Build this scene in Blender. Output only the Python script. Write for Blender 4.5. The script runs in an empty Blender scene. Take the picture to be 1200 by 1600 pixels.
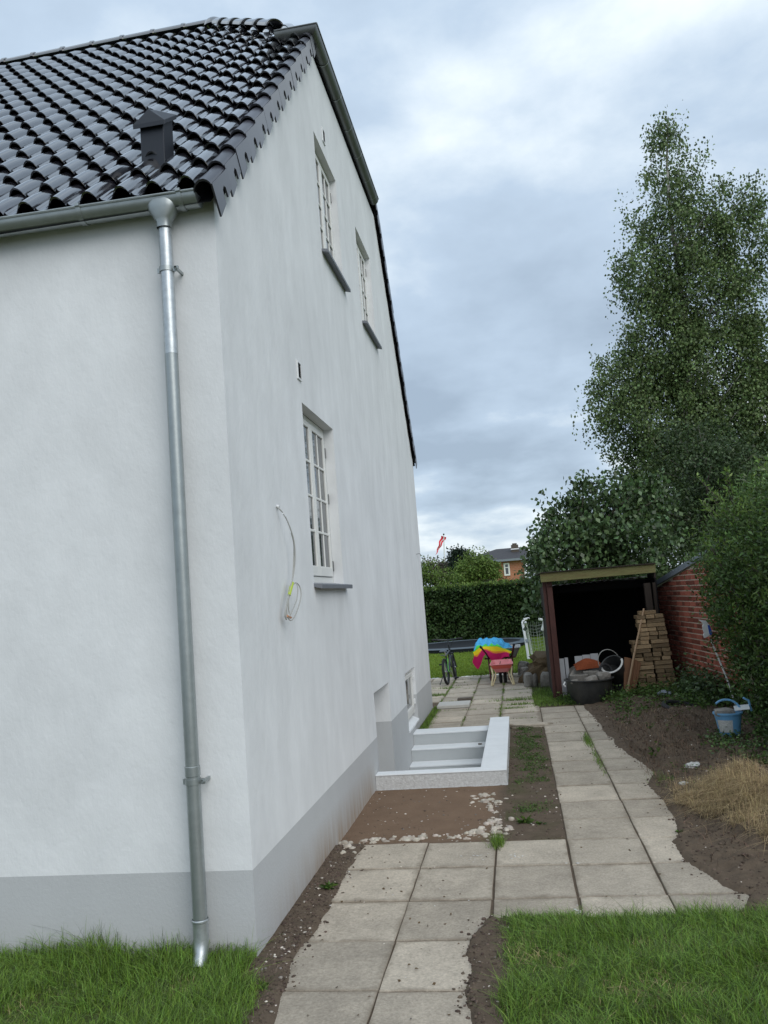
import bpy, bmesh, math, random
import numpy as np
from mathutils import Vector, Matrix, noise as mnoise
random.seed(7); RNG = np.random.default_rng(11)
PI = math.pi
S = bpy.context.scene
COL = S.collection

# ---------------------------------------------------------------- camera, world, sun, exposure
YAW, PITCH, ROLL, FPX, EYE = 0.151715, 0.105337, -0.078025, 1272.465, 1.8
FW = Vector((-math.sin(YAW)*math.cos(PITCH), math.cos(YAW)*math.cos(PITCH), math.sin(PITCH)))
_r = Vector((math.cos(YAW), math.sin(YAW), 0)); _u = _r.cross(FW)
RT = _r*math.cos(ROLL) + _u*math.sin(ROLL); UP = -_r*math.sin(ROLL) + _u*math.cos(ROLL)
EYEP = Vector((0, 0, EYE))
cam = bpy.data.cameras.new('camera'); camo = bpy.data.objects.new('camera', cam); COL.objects.link(camo)
M = Matrix((RT, UP, -FW)).transposed().to_4x4(); M.translation = EYEP
camo.matrix_world = M
cam.sensor_fit = 'VERTICAL'; cam.sensor_height = 24.0; cam.lens = FPX/1600*24.0
cam.clip_start = 0.05; cam.clip_end = 2000
S.camera = camo

def ray(x, y): return RT*((x-600)/FPX) - UP*((y-800)/FPX) + FW
def at(x, y, Y):                       # point seen at photo position (x, y) at the distance Y along +Y
    d = ray(x, y); return EYEP + d*(Y/d.y)
def atx(x, y, X):
    d = ray(x, y); return EYEP + d*(X/d.x)
def atz(x, y, z=0.0):
    d = ray(x, y); return EYEP + d*((z-EYE)/d.z)

SUN_DIR = Vector((0.50, -0.62, 0.60)).normalized()
w = bpy.data.worlds.new('World'); S.world = w; w.use_nodes = True
nt = w.node_tree; nt.nodes.clear(); N = nt.nodes.new; L = nt.links.new
out = N('ShaderNodeOutputWorld'); bg = N('ShaderNodeBackground'); L(bg.outputs[0], out.inputs[0]); bg.inputs[1].default_value = 0.1
sky = N('ShaderNodeTexSky'); sky.sky_type = 'NISHITA'; sky.sun_disc = False
sky.sun_elevation = math.asin(SUN_DIR.z); sky.sun_rotation = math.atan2(SUN_DIR.x, SUN_DIR.y)
tc = N('ShaderNodeTexCoord'); sp = N('ShaderNodeSeparateXYZ'); L(tc.outputs['Generated'], sp.inputs[0])
def wm(op, a, b=None, c=None, clamp=False):
    n = N('ShaderNodeMath'); n.operation = op; n.use_clamp = clamp
    for i, v in enumerate((a, b, c)):
        if v is None: continue
        if isinstance(v, (int, float)): n.inputs[i].default_value = v
        else: L(v, n.inputs[i])
    return n.outputs[0]
zc = wm('ADD', wm('MAXIMUM', sp.outputs[2], 0.0), 0.22)
cb = N('ShaderNodeCombineXYZ'); L(wm('DIVIDE', sp.outputs[0], zc), cb.inputs[0]); L(wm('DIVIDE', sp.outputs[1], zc), cb.inputs[1])
cb.inputs[2].default_value = 3.7
def wn(scale, detail, rough, dist=0.0):
    n = N('ShaderNodeTexNoise'); L(cb.outputs[0], n.inputs['Vector']); n.inputs['Scale'].default_value = scale
    n.inputs['Detail'].default_value = detail; n.inputs['Roughness'].default_value = rough; n.inputs['Distortion'].default_value = dist
    return n.outputs['Fac']
n1 = wn(1.25, 8, 0.5, 0.2); n2 = wn(3.4, 7, 0.55, 0.1); n3 = wn(0.6, 3, 0.5)
v = wm('ADD', wm('ADD', wm('MULTIPLY', n1, 0.54), wm('MULTIPLY', n2, 0.26)), wm('MULTIPLY', n3, 0.20))
n4 = N('ShaderNodeTexNoise'); mp4 = N('ShaderNodeMapping'); mp4.inputs['Scale'].default_value = (1, 1, 2.6); mp4.inputs['Location'].default_value = (0.37, 0.1, 0.0)
L(tc.outputs['Generated'], mp4.inputs[0]); L(mp4.outputs[0], n4.inputs['Vector']); n4.inputs['Scale'].default_value = 8.5; n4.inputs['Detail'].default_value = 7; n4.inputs['Roughness'].default_value = 0.5
lowc = wm('MULTIPLY', wm('SMOOTH_MIN', 1.0, wm('MULTIPLY', sp.outputs[2], 9.0), 0.1), wm('SUBTRACT', 1.0, wm('MULTIPLY', sp.outputs[2], 3.2), None, True))   # small separate clouds low in the sky
v = wm('SUBTRACT', v, wm('MULTIPLY', wm('MULTIPLY', wm('SUBTRACT', n4.outputs['Fac'], 0.47), 0.75), lowc))
rp = N('ShaderNodeValToRGB'); L(v, rp.inputs[0]); e = rp.color_ramp.elements
e[0].position = 0.36; e[0].color = (3.8, 4.75, 5.9, 1)
e[1].position = 0.60; e[1].color = (9.2, 10.0, 10.5, 1)
for p, c in ((0.435, (4.6, 5.7, 7.0, 1)), (0.49, (5.2, 6.4, 7.8, 1)), (0.535, (6.6, 7.7, 8.8, 1))):
    q = e.new(p); q.color = c
zen = N('ShaderNodeMapRange'); L(sp.outputs[2], zen.inputs[0]); zen.inputs[1].default_value = 0.0; zen.inputs[2].default_value = 1.0
zen.inputs[3].default_value = 0.88; zen.inputs[4].default_value = 1.15
sc_ = N('ShaderNodeVectorMath'); sc_.operation = 'SCALE'; L(rp.outputs[0], sc_.inputs[0]); L(zen.outputs[0], sc_.inputs['Scale'])
mx = N('ShaderNodeMix'); mx.data_type = 'RGBA'; mx.inputs[0].default_value = 0.90
L(sky.outputs[0], mx.inputs[6]); L(sc_.outputs[0], mx.inputs[7]); L(mx.outputs[2], bg.inputs[0])

sl = bpy.data.lights.new('sun', 'SUN'); sl.energy = 1.5; sl.angle = math.radians(50); sl.color = (1.0, 0.97, 0.92)
so = bpy.data.objects.new('sun', sl); COL.objects.link(so); so.location = (3, -4, 12)
so.rotation_euler = (-SUN_DIR).to_track_quat('-Z', 'Y').to_euler()
S.view_settings.view_transform = 'Standard'; S.view_settings.look = 'None'; S.view_settings.gamma = 1
S.view_settings.use_curve_mapping = False; S.view_settings.exposure = 0.20
S.render.engine = 'CYCLES'
try: S.cycles.use_denoising = True
except Exception: pass

# ---------------------------------------------------------------- materials
MATS = {}
def mat(name, col, rough=0.8, spec=0.4, metal=0.0, var=0.0, vs=4.0, col2=None, bump=0.0, bs=40.0, coat=0.0, island=0.0,
        stretch=None, detail=6, var2=0.0, vs2=0.7, trans=0.0, sharp=None, objrand=0.0, bump2=0.0, bs2=5.0):
    m = bpy.data.materials.new(name); m.use_nodes = True; t = m.node_tree; b = t.nodes['Principled BSDF']
    b.inputs['Roughness'].default_value = rough; b.inputs['Metallic'].default_value = metal
    b.inputs['Specular IOR Level'].default_value = spec; b.inputs['Coat Weight'].default_value = coat; b.inputs['Coat Roughness'].default_value = 0.08
    c4 = (*col, 1); b.inputs['Base Color'].default_value = c4
    n = t.nodes.new; l = t.links.new
    tcn = n('ShaderNodeTexCoord'); vec = tcn.outputs['Object']
    if objrand:
        oi0 = n('ShaderNodeObjectInfo'); va = n('ShaderNodeVectorMath'); va.operation = 'ADD'
        cbn = n('ShaderNodeCombineXYZ'); mm = n('ShaderNodeMath'); mm.operation = 'MULTIPLY'; mm.inputs[1].default_value = 37.0
        l(oi0.outputs['Random'], mm.inputs[0]); l(mm.outputs[0], cbn.inputs[0]); l(mm.outputs[0], cbn.inputs[2])
        l(vec, va.inputs[0]); l(cbn.outputs[0], va.inputs[1]); vec = va.outputs[0]
    if stretch:
        mp = n('ShaderNodeMapping'); mp.inputs['Scale'].default_value = stretch; l(vec, mp.inputs[0]); vec = mp.outputs[0]
    cur = None
    def nz(scale, det=detail):
        q = n('ShaderNodeTexNoise'); l(vec, q.inputs['Vector']); q.inputs['Scale'].default_value = scale; q.inputs['Detail'].default_value = det
        q.inputs['Roughness'].default_value = 0.6; return q.outputs['Fac']
    if col2 is not None:
        f = nz(vs); r = n('ShaderNodeMapRange'); l(f, r.inputs[0]); w_ = 0.16 if sharp is None else sharp
        r.inputs[1].default_value = 0.5-w_; r.inputs[2].default_value = 0.5+w_
        x = n('ShaderNodeMix'); x.data_type = 'RGBA'; l(r.outputs[0], x.inputs[0]); x.inputs[6].default_value = c4; x.inputs[7].default_value = (*col2, 1); cur = x.outputs[2]
    def hsv(fac_out, amount):
        nonlocal cur
        r = n('ShaderNodeMapRange'); l(fac_out, r.inputs[0]); r.inputs[1].default_value = 0.2; r.inputs[2].default_value = 0.8
        r.inputs[3].default_value = 1-amount; r.inputs[4].default_value = 1+amount
        h = n('ShaderNodeHueSaturation'); l(r.outputs[0], h.inputs['Value'])
        if cur is None: h.inputs['Color'].default_value = c4
        else: l(cur, h.inputs['Color'])
        cur = h.outputs[0]
    if var: hsv(nz(vs*2.3), var)
    if var2: hsv(nz(vs2, 3), var2)
    if objrand and objrand > 0.001:
        oi = n('ShaderNodeObjectInfo'); hsv(oi.outputs['Random'], objrand)
    if island:
        g_ = n('ShaderNodeNewGeometry'); ir = g_.outputs['Random Per Island']; hsv(ir, island)
        h = cur.node; r = n('ShaderNodeMapRange'); l(ir, r.inputs[0]); r.inputs[3].default_value = 0.485; r.inputs[4].default_value = 0.515
        ml = n('ShaderNodeMath'); ml.operation = 'PINGPONG'; ml.inputs[1].default_value = 0.13; l(ir, ml.inputs[0])
        r2 = n('ShaderNodeMapRange'); l(ml.outputs[0], r2.inputs[0]); r2.inputs[2].default_value = 0.13; r2.inputs[3].default_value = 0.475; r2.inputs[4].default_value = 0.512
        l(r2.outputs[0], h.inputs['Hue'])
    if cur is not None: l(cur, b.inputs['Base Color'])
    last = None
    for (am, sc) in ((bump, bs), (bump2, bs2)):
        if am:
            bn = n('ShaderNodeBump'); bn.inputs['Strength'].default_value = min(1, am); bn.inputs['Distance'].default_value = 0.01 if sc > 12 else 0.03
            l(nz(sc, 5), bn.inputs['Height'])
            if last is not None: l(last, bn.inputs['Normal'])
            last = bn.outputs[0]
    if last is not None: l(last, b.inputs['Normal'])
    if trans:
        tr = n('ShaderNodeBsdfTranslucent'); ms = n('ShaderNodeMixShader'); ms.inputs[0].default_value = trans
        if cur is not None: l(cur, tr.inputs[0])
        else: tr.inputs[0].default_value = c4
        o = t.nodes['Material Output']; l(b.outputs[0], ms.inputs[1]); l(tr.outputs[0], ms.inputs[2]); l(ms.outputs[0], o.inputs[0])
    MATS[name] = m; return m

mat('plaster', (0.71, 0.72, 0.725), 0.92, 0.2, var=0.065, vs=1.7, stretch=(1, 1.5, 0.7), var2=0.10, vs2=1.3, bump=0.25, bs=26, bump2=0.22, bs2=4)
mat('plinth', (0.475, 0.485, 0.49), 0.9, 0.25, var=0.03, vs=2, var2=0.03, vs2=1.0, bump=0.18, bs=60)
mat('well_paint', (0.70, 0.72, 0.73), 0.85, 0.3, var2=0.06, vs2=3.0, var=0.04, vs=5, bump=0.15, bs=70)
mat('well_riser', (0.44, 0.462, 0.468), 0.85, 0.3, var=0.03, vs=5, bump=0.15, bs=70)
mat('well_raw', (0.60, 0.605, 0.60), 0.95, 0.2, var=0.14, vs=30, col2=(0.46, 0.455, 0.445), bump=0.6, bs=60)
mat('verge_glaze', (0.036, 0.036, 0.046), 0.30, 0.7, objrand=0.25)
mat('roof_tile', (0.014, 0.014, 0.018), 0.19, 1.0, var=0.2, vs=3, coat=0.5, objrand=0.25, bump=0.05, bs=22)
MATS['roof_tile'].node_tree.nodes['Principled BSDF'].inputs['Coat Weight'].default_value = 1.0; MATS['roof_tile'].node_tree.nodes['Principled BSDF'].inputs['Coat IOR'].default_value = 1.95
mat('tile_plain', (0.03, 0.03, 0.034), 0.35, 0.5)
mat('deck_and_shade', (0.01, 0.01, 0.011), 0.9, 0.1)  # roof deck; also the near-black shade colour inside shed, openings and hedges
mat('zinc', (0.35, 0.38, 0.38), 0.42, 0.5, metal=0.75, var=0.12, vs=7, var2=0.12, vs2=1.8, bump=0.06, bs=15)
mat('zinc_new', (0.52, 0.55, 0.56), 0.40, 0.5, metal=0.8, var=0.22, vs=12, col2=(0.45, 0.48, 0.49), bump=0.05, bs=20)
mat('zinc_dark', (0.17, 0.18, 0.18), 0.45, 0.5, metal=0.6, var=0.08, vs=5, var2=0.1, vs2=1.8)
mat('window_white', (0.74, 0.74, 0.71), 0.45, 0.45, var=0.02, vs=8)
mat('pane', (0.055, 0.062, 0.068), 0.04, 0.9)
mat('curtain', (0.5, 0.5, 0.48), 0.9, 0.1)
mat('slate_sill', (0.16, 0.17, 0.19), 0.5, 0.4, var=0.12, vs=9, bump=0.2, bs=60)
mat('steel_dark', (0.15, 0.15, 0.15), 0.45, 0.5, metal=0.7)
mat('vent_black', (0.015, 0.019, 0.027), 0.5, 0.4)
mat('slab', (0.51, 0.445, 0.36), 0.93, 0.2, var=0.30, vs=34, col2=(0.38, 0.33, 0.265), sharp=0.30, var2=0.22, vs2=3.6, objrand=0.13, bump=0.8, bs=170, bump2=0.35, bs2=11)
mat('pale_concrete', (0.46, 0.45, 0.42), 0.93, 0.2, var=0.12, vs=9, bump=0.4, bs=60)
mat('grass', (0.125, 0.222, 0.032), 0.42, 0.45, island=0.65, trans=0.28)
mat('grass_far', (0.17, 0.26, 0.035), 0.7, 0.2, island=0.35, trans=0.2)
mat('grass_dry', (0.42, 0.33, 0.18), 0.8, 0.2, island=0.4, trans=0.15)
mat('straw_matter', (0.12, 0.085, 0.05), 0.95, 0.1, var=0.4, vs=20, bump=0.8, bs=40)
mat('leaf_birch', (0.115, 0.172, 0.060), 0.45, 0.4, island=0.5, trans=0.22)
mat('leaf_ivy', (0.064, 0.112, 0.040), 0.4, 0.45, island=0.5, trans=0.18)
mat('leaf_dark', (0.046, 0.078, 0.028), 0.5, 0.35, island=0.45, trans=0.15)
mat('leaf_privet', (0.080, 0.148, 0.038), 0.42, 0.45, island=0.55, trans=0.2)
mat('leaf_privet_new', (0.13, 0.22, 0.045), 0.42, 0.4, island=0.35, trans=0.3)
mat('leaf_hedge', (0.045, 0.085, 0.024), 0.55, 0.3, island=0.45, trans=0.15)
mat('leaf_light', (0.13, 0.205, 0.045), 0.55, 0.3, island=0.4, trans=0.2)
mat('leaf_bronze', (0.075, 0.065, 0.045), 0.6, 0.3, island=0.4, trans=0.2)
mat('leaf_conifer', (0.018, 0.032, 0.020), 0.6, 0.2, island=0.4, trans=0.1)
mat('leaf_weed', (0.075, 0.14, 0.030), 0.5, 0.35, island=0.45, trans=0.25)
mat('bark', (0.10, 0.085, 0.07), 0.9, 0.2, var=0.3, vs=9, bump=0.7, bs=30)
mat('birch_bark', (0.42, 0.40, 0.37), 0.85, 0.2, col2=(0.08, 0.07, 0.06), vs=5, sharp=0.08, bump=0.4, bs=30)
mat('brick_red', (0.29, 0.100, 0.068), 0.9, 0.2, var=0.18, vs=25, objrand=0.38, col2=(0.25, 0.068, 0.045), bump=0.5, bs=90)
mat('mortar', (0.50, 0.42, 0.34), 0.95, 0.1, var=0.15, vs=12, bump=0.6, bs=80)
mat('brick_yellow', (0.30, 0.21, 0.12), 0.93, 0.15, var=0.22, vs=20, objrand=0.38, col2=(0.25, 0.185, 0.115), bump=0.7, bs=70)
mat('coping', (0.22, 0.25, 0.28), 0.5, 0.4, metal=0.3, var=0.15, vs=6)
mat('wood_green', (0.135, 0.14, 0.058), 0.85, 0.2, var=0.22, vs=5, stretch=(1, 6, 8), col2=(0.13, 0.11, 0.05), bump=0.4, bs=30)
mat('wood_maroon', (0.055, 0.022, 0.018), 0.7, 0.3, var=0.3, vs=5, stretch=(6, 6, 0.8), bump=0.4, bs=20)
mat('wood_dark', (0.03, 0.024, 0.02), 0.85, 0.2, var=0.3, vs=5, stretch=(6, 6, 0.8), bump=0.4, bs=20)
mat('wood_brown', (0.17, 0.085, 0.045), 0.75, 0.25, var=0.2, vs=4, stretch=(7, 7, 1), bump=0.3, bs=20)
mat('wood_pale', (0.36, 0.25, 0.16), 0.75, 0.25, var=0.15, vs=5, stretch=(5, 5, 1))
mat('fibre_light', (0.5, 0.5, 0.5), 0.7, 0.2)
mat('black_plastic', (0.030, 0.033, 0.036), 0.5, 0.4, var=0.25, vs=7, col2=(0.055, 0.055, 0.052), bump=0.1, bs=40)
mat('grey_panel', (0.33, 0.34, 0.36), 0.7, 0.3, var=0.06, vs=4)
mat('grey_stone', (0.22, 0.205, 0.185), 0.95, 0.2, var=0.3, vs=9, objrand=0.2, bump=0.8, bs=35)
mat('cloth_rust', (0.20, 0.055, 0.025), 0.9, 0.1, var=0.2, vs=20, bump=0.4, bs=40)
mat('white_residue', (0.55, 0.55, 0.53), 0.9, 0.1, var=0.4, vs=30)
mat('red_plastic', (0.55, 0.03, 0.03), 0.4, 0.4)
mat('white_plastic', (0.75, 0.76, 0.76), 0.35, 0.5, var=0.04, vs=5)
mat('blue_plastic', (0.03, 0.09, 0.42), 0.4, 0.45)
mat('light_blue_plastic', (0.16, 0.38, 0.62), 0.4, 0.45, var=0.1, vs=8)
mat('pink_plastic', (0.78, 0.27, 0.29), 0.4, 0.4, var=0.08, vs=8)
mat('coral_plastic', (0.72, 0.13, 0.10), 0.4, 0.4)
mat('cream_plastic', (0.66, 0.55, 0.33), 0.45, 0.4)
mat('maroon_metal', (0.085, 0.012, 0.018), 0.45, 0.5)
mat('galvanised', (0.42, 0.41, 0.41), 0.45, 0.5, metal=0.5, var=0.15, vs=9)
mat('towel_blue', (0.10, 0.46, 0.80), 0.9, 0.1, var=0.2, vs=16, bump=0.8, bs=30)
mat('towel_green', (0.12, 0.70, 0.10), 0.9, 0.1); mat('towel_yellow', (0.90, 0.70, 0.03), 0.9, 0.1, var=0.08, vs=9)
mat('towel_pink', (0.52, 0.02, 0.12), 0.9, 0.1, var=0.08, vs=9); mat('towel_orange', (0.85, 0.28, 0.05), 0.9, 0.1)
mat('paint_spot', (0.66,0.65,0.62), 0.9, 0.2, var=0.1, vs=20)
mat('rubber', (0.022, 0.022, 0.024), 0.7, 0.3); mat('bike_green', (0.10, 0.42, 0.06), 0.35, 0.5); mat('bike_black', (0.02, 0.025, 0.035), 0.35, 0.5)
mat('bike_white', (0.16, 0.19, 0.24), 0.35, 0.5); mat('chrome', (0.6, 0.6, 0.6), 0.25, 0.5, metal=1); mat('orange', (0.8, 0.25, 0.02), 0.4, 0.4)
mat('tramp_pad', (0.10, 0.125, 0.145), 0.6, 0.3); mat('tramp_mat', (0.016, 0.018, 0.021), 0.8, 0.2)
mat('cable_grey', (0.36, 0.36, 0.34), 0.6, 0.3); mat('tape_green', (0.40, 0.50, 0.06), 0.5, 0.3); mat('copper', (0.5, 0.25, 0.15), 0.5, 0.4)
mat('flag_red', (0.70, 0.03, 0.05), 0.8, 0.2); mat('flag_white', (0.8, 0.8, 0.8), 0.8, 0.2)
mat('far_roof', (0.05, 0.048, 0.052), 0.7, 0.3, var=0.15, vs=2)
mat('net', (0.35, 0.38, 0.35), 0.9, 0.1)

def slab_edges():                      # dirt collected along the edges of each slab
    m = MATS['slab']; t = m.node_tree; b = t.nodes['Principled BSDF']; src = b.inputs['Base Color'].links[0].from_socket; n = t.nodes.new; l = t.links.new
    g = n('ShaderNodeTexCoord'); s_ = n('ShaderNodeSeparateXYZ'); l(g.outputs['Object'], s_.inputs[0])
    def mt(op, a, c=None):
        k = n('ShaderNodeMath'); k.operation = op
        for i, v_ in enumerate((a, c)):
            if v_ is None: continue
            if isinstance(v_, float): k.inputs[i].default_value = v_
            else: l(v_, k.inputs[i])
        return k.outputs[0]
    d = mt('MAXIMUM', mt('DIVIDE', mt('ABSOLUTE', s_.outputs[0]), 0.248), mt('DIVIDE', mt('ABSOLUTE', s_.outputs[1]), 0.272))
    oi = n('ShaderNodeObjectInfo'); cb2 = n('ShaderNodeCombineXYZ'); l(mt('MULTIPLY', oi.outputs['Random'], 50.0), cb2.inputs[0]); va = n('ShaderNodeVectorMath'); va.operation = 'ADD'; l(g.outputs['Object'], va.inputs[0]); l(cb2.outputs[0], va.inputs[1])
    nz = n('ShaderNodeTexNoise'); l(va.outputs[0], nz.inputs['Vector']); nz.inputs['Scale'].default_value = 7; nz.inputs['Detail'].default_value = 6
    r = n('ShaderNodeMapRange'); l(mt('ADD', d, mt('MULTIPLY', mt('SUBTRACT', nz.outputs['Fac'], 0.5), 0.55)), r.inputs[0]); r.inputs[1].default_value = 0.86; r.inputs[2].default_value = 1.06; r.inputs[3].default_value = 0; r.inputs[4].default_value = 0.62
    x = n('ShaderNodeMix'); x.data_type = 'RGBA'; l(r.outputs[0], x.inputs[0]); l(src, x.inputs[6]); x.inputs[7].default_value = (0.19, 0.155, 0.115, 1); l(x.outputs[2], b.inputs['Base Color'])
slab_edges()
# far brick needs courses too fine to model at 60 m
def brick_tex(name, c1, c2, mo):
    m = bpy.data.materials.new(name); m.use_nodes = True; t = m.node_tree; b = t.nodes['Principled BSDF']; b.inputs['Roughness'].default_value = 0.9
    g = t.nodes.new('ShaderNodeTexCoord'); s = t.nodes.new('ShaderNodeSeparateXYZ'); c = t.nodes.new('ShaderNodeCombineXYZ')
    t.links.new(g.outputs['Object'], s.inputs[0]); ad = t.nodes.new('ShaderNodeMath'); t.links.new(s.outputs[0], ad.inputs[0]); t.links.new(s.outputs[1], ad.inputs[1])
    t.links.new(ad.outputs[0], c.inputs[0]); t.links.new(s.outputs[2], c.inputs[1])
    k = t.nodes.new('ShaderNodeTexBrick'); t.links.new(c.outputs[0], k.inputs[0]); k.inputs['Color1'].default_value = (*c1, 1); k.inputs['Color2'].default_value = (*c2, 1)
    k.inputs['Mortar'].default_value = (*mo, 1); k.inputs['Scale'].default_value = 2.0; k.inputs['Mortar Size'].default_value = 0.012
    t.links.new(k.outputs[0], b.inputs['Base Color']); MATS[name] = m
brick_tex('far_brick', (0.42, 0.17, 0.09), (0.33, 0.13, 0.075), (0.4, 0.28, 0.2))

# plinth gets splashed earth low down (a stain on the gable side)
def stain_plinth():
    m = MATS['plinth']; t = m.node_tree; b = t.nodes['Principled BSDF']; src = b.inputs['Base Color'].links[0].from_socket
    g = t.nodes.new('ShaderNodeTexCoord'); s = t.nodes.new('ShaderNodeSeparateXYZ'); t.links.new(g.outputs['Object'], s.inputs[0])
    mp = t.nodes.new('ShaderNodeMapping'); mp.inputs['Scale'].default_value = (1, 9, 1.1); t.links.new(g.outputs['Object'], mp.inputs[0])
    nz = t.nodes.new('ShaderNodeTexNoise'); t.links.new(mp.outputs[0], nz.inputs['Vector']); nz.inputs['Scale'].default_value = 2.2; nz.inputs['Detail'].default_value = 5
    lo = t.nodes.new('ShaderNodeMapRange'); t.links.new(s.outputs[2], lo.inputs[0]); lo.inputs[1].default_value = 0.02; lo.inputs[2].default_value = 0.30; lo.inputs[3].default_value = 1.3; lo.inputs[4].default_value = 0
    ys = t.nodes.new('ShaderNodeMapRange'); t.links.new(s.outputs[1], ys.inputs[0]); ys.inputs[1].default_value = 4.3; ys.inputs[2].default_value = 5.6; ys.inputs[3].default_value = 0.15; ys.inputs[4].default_value = 1
    ye = t.nodes.new('ShaderNodeMapRange'); t.links.new(s.outputs[1], ye.inputs[0]); ye.inputs[1].default_value = 7.6; ye.inputs[2].default_value = 7.9; ye.inputs[3].default_value = 1; ye.inputs[4].default_value = 0
    def mul(a, c):
        k = t.nodes.new('ShaderNodeMath'); k.operation = 'MULTIPLY'; t.links.new(a, k.inputs[0]); t.links.new(c, k.inputs[1]); return k.outputs[0]
    f = mul(mul(mul(lo.outputs[0], ys.outputs[0]), ye.outputs[0]), nz.outputs['Fac'])
    x = t.nodes.new('ShaderNodeMix'); x.data_type = 'RGBA'; t.links.new(f, x.inputs[0]); t.links.new(src, x.inputs[6]); x.inputs[7].default_value = (0.30, 0.22, 0.15, 1)
    t.links.new(x.outputs[2], b.inputs['Base Color'])
stain_plinth()

# ground: earth coloured by zone (kind of soil), zones stored as vertex colours
def ground_mat():
    m = bpy.data.materials.new('earth'); m.use_nodes = True; t = m.node_tree; b = t.nodes['Principled BSDF']; b.inputs['Roughness'].default_value = 0.97; b.inputs['Specular IOR Level'].default_value = 0.15
    g = t.nodes.new('ShaderNodeTexCoord'); a = t.nodes.new('ShaderNodeAttribute'); a.attribute_name = 'zone'
    s = t.nodes.new('ShaderNodeSeparateColor'); t.links.new(a.outputs['Color'], s.inputs[0])
    def nz(sc, d=6):
        n = t.nodes.new('ShaderNodeTexNoise'); t.links.new(g.outputs['Object'], n.inputs['Vector']); n.inputs['Scale'].default_value = sc; n.inputs['Detail'].default_value = d; n.inputs['Roughness'].default_value = 0.65; return n.outputs['Fac']
    def mix(f, A, B):
        x = t.nodes.new('ShaderNodeMix'); x.data_type = 'RGBA'; t.links.new(f, x.inputs[0])
        for i, c in ((6, A), (7, B)):
            if isinstance(c, tuple): x.inputs[i].default_value = (*c, 1)
            else: t.links.new(c, x.inputs[i])
        return x.outputs[2]
    soil = mix(nz(11), (0.060, 0.045, 0.033), (0.170, 0.128, 0.092))
    red = mix(nz(5), (0.135, 0.088, 0.058), (0.23, 0.155, 0.105))
    grn = mix(nz(7), (0.045, 0.060, 0.020), (0.085, 0.085, 0.035))
    c = mix(s.outputs[0], soil, red); c = mix(s.outputs[1], c, grn)
    far = mix(nz(3), (0.12, 0.19, 0.032), (0.17, 0.24, 0.045)); c = mix(s.outputs[2], c, far)
    t.links.new(c, b.inputs['Base Color'])
    bn = t.nodes.new('ShaderNodeBump'); bn.inputs['Strength'].default_value = 0.9; bn.inputs['Distance'].default_value = 0.012; t.links.new(nz(45, 8), bn.inputs['Height']); t.links.new(bn.outputs[0], b.inputs['Normal'])
    MATS['earth'] = m
ground_mat()

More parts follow.
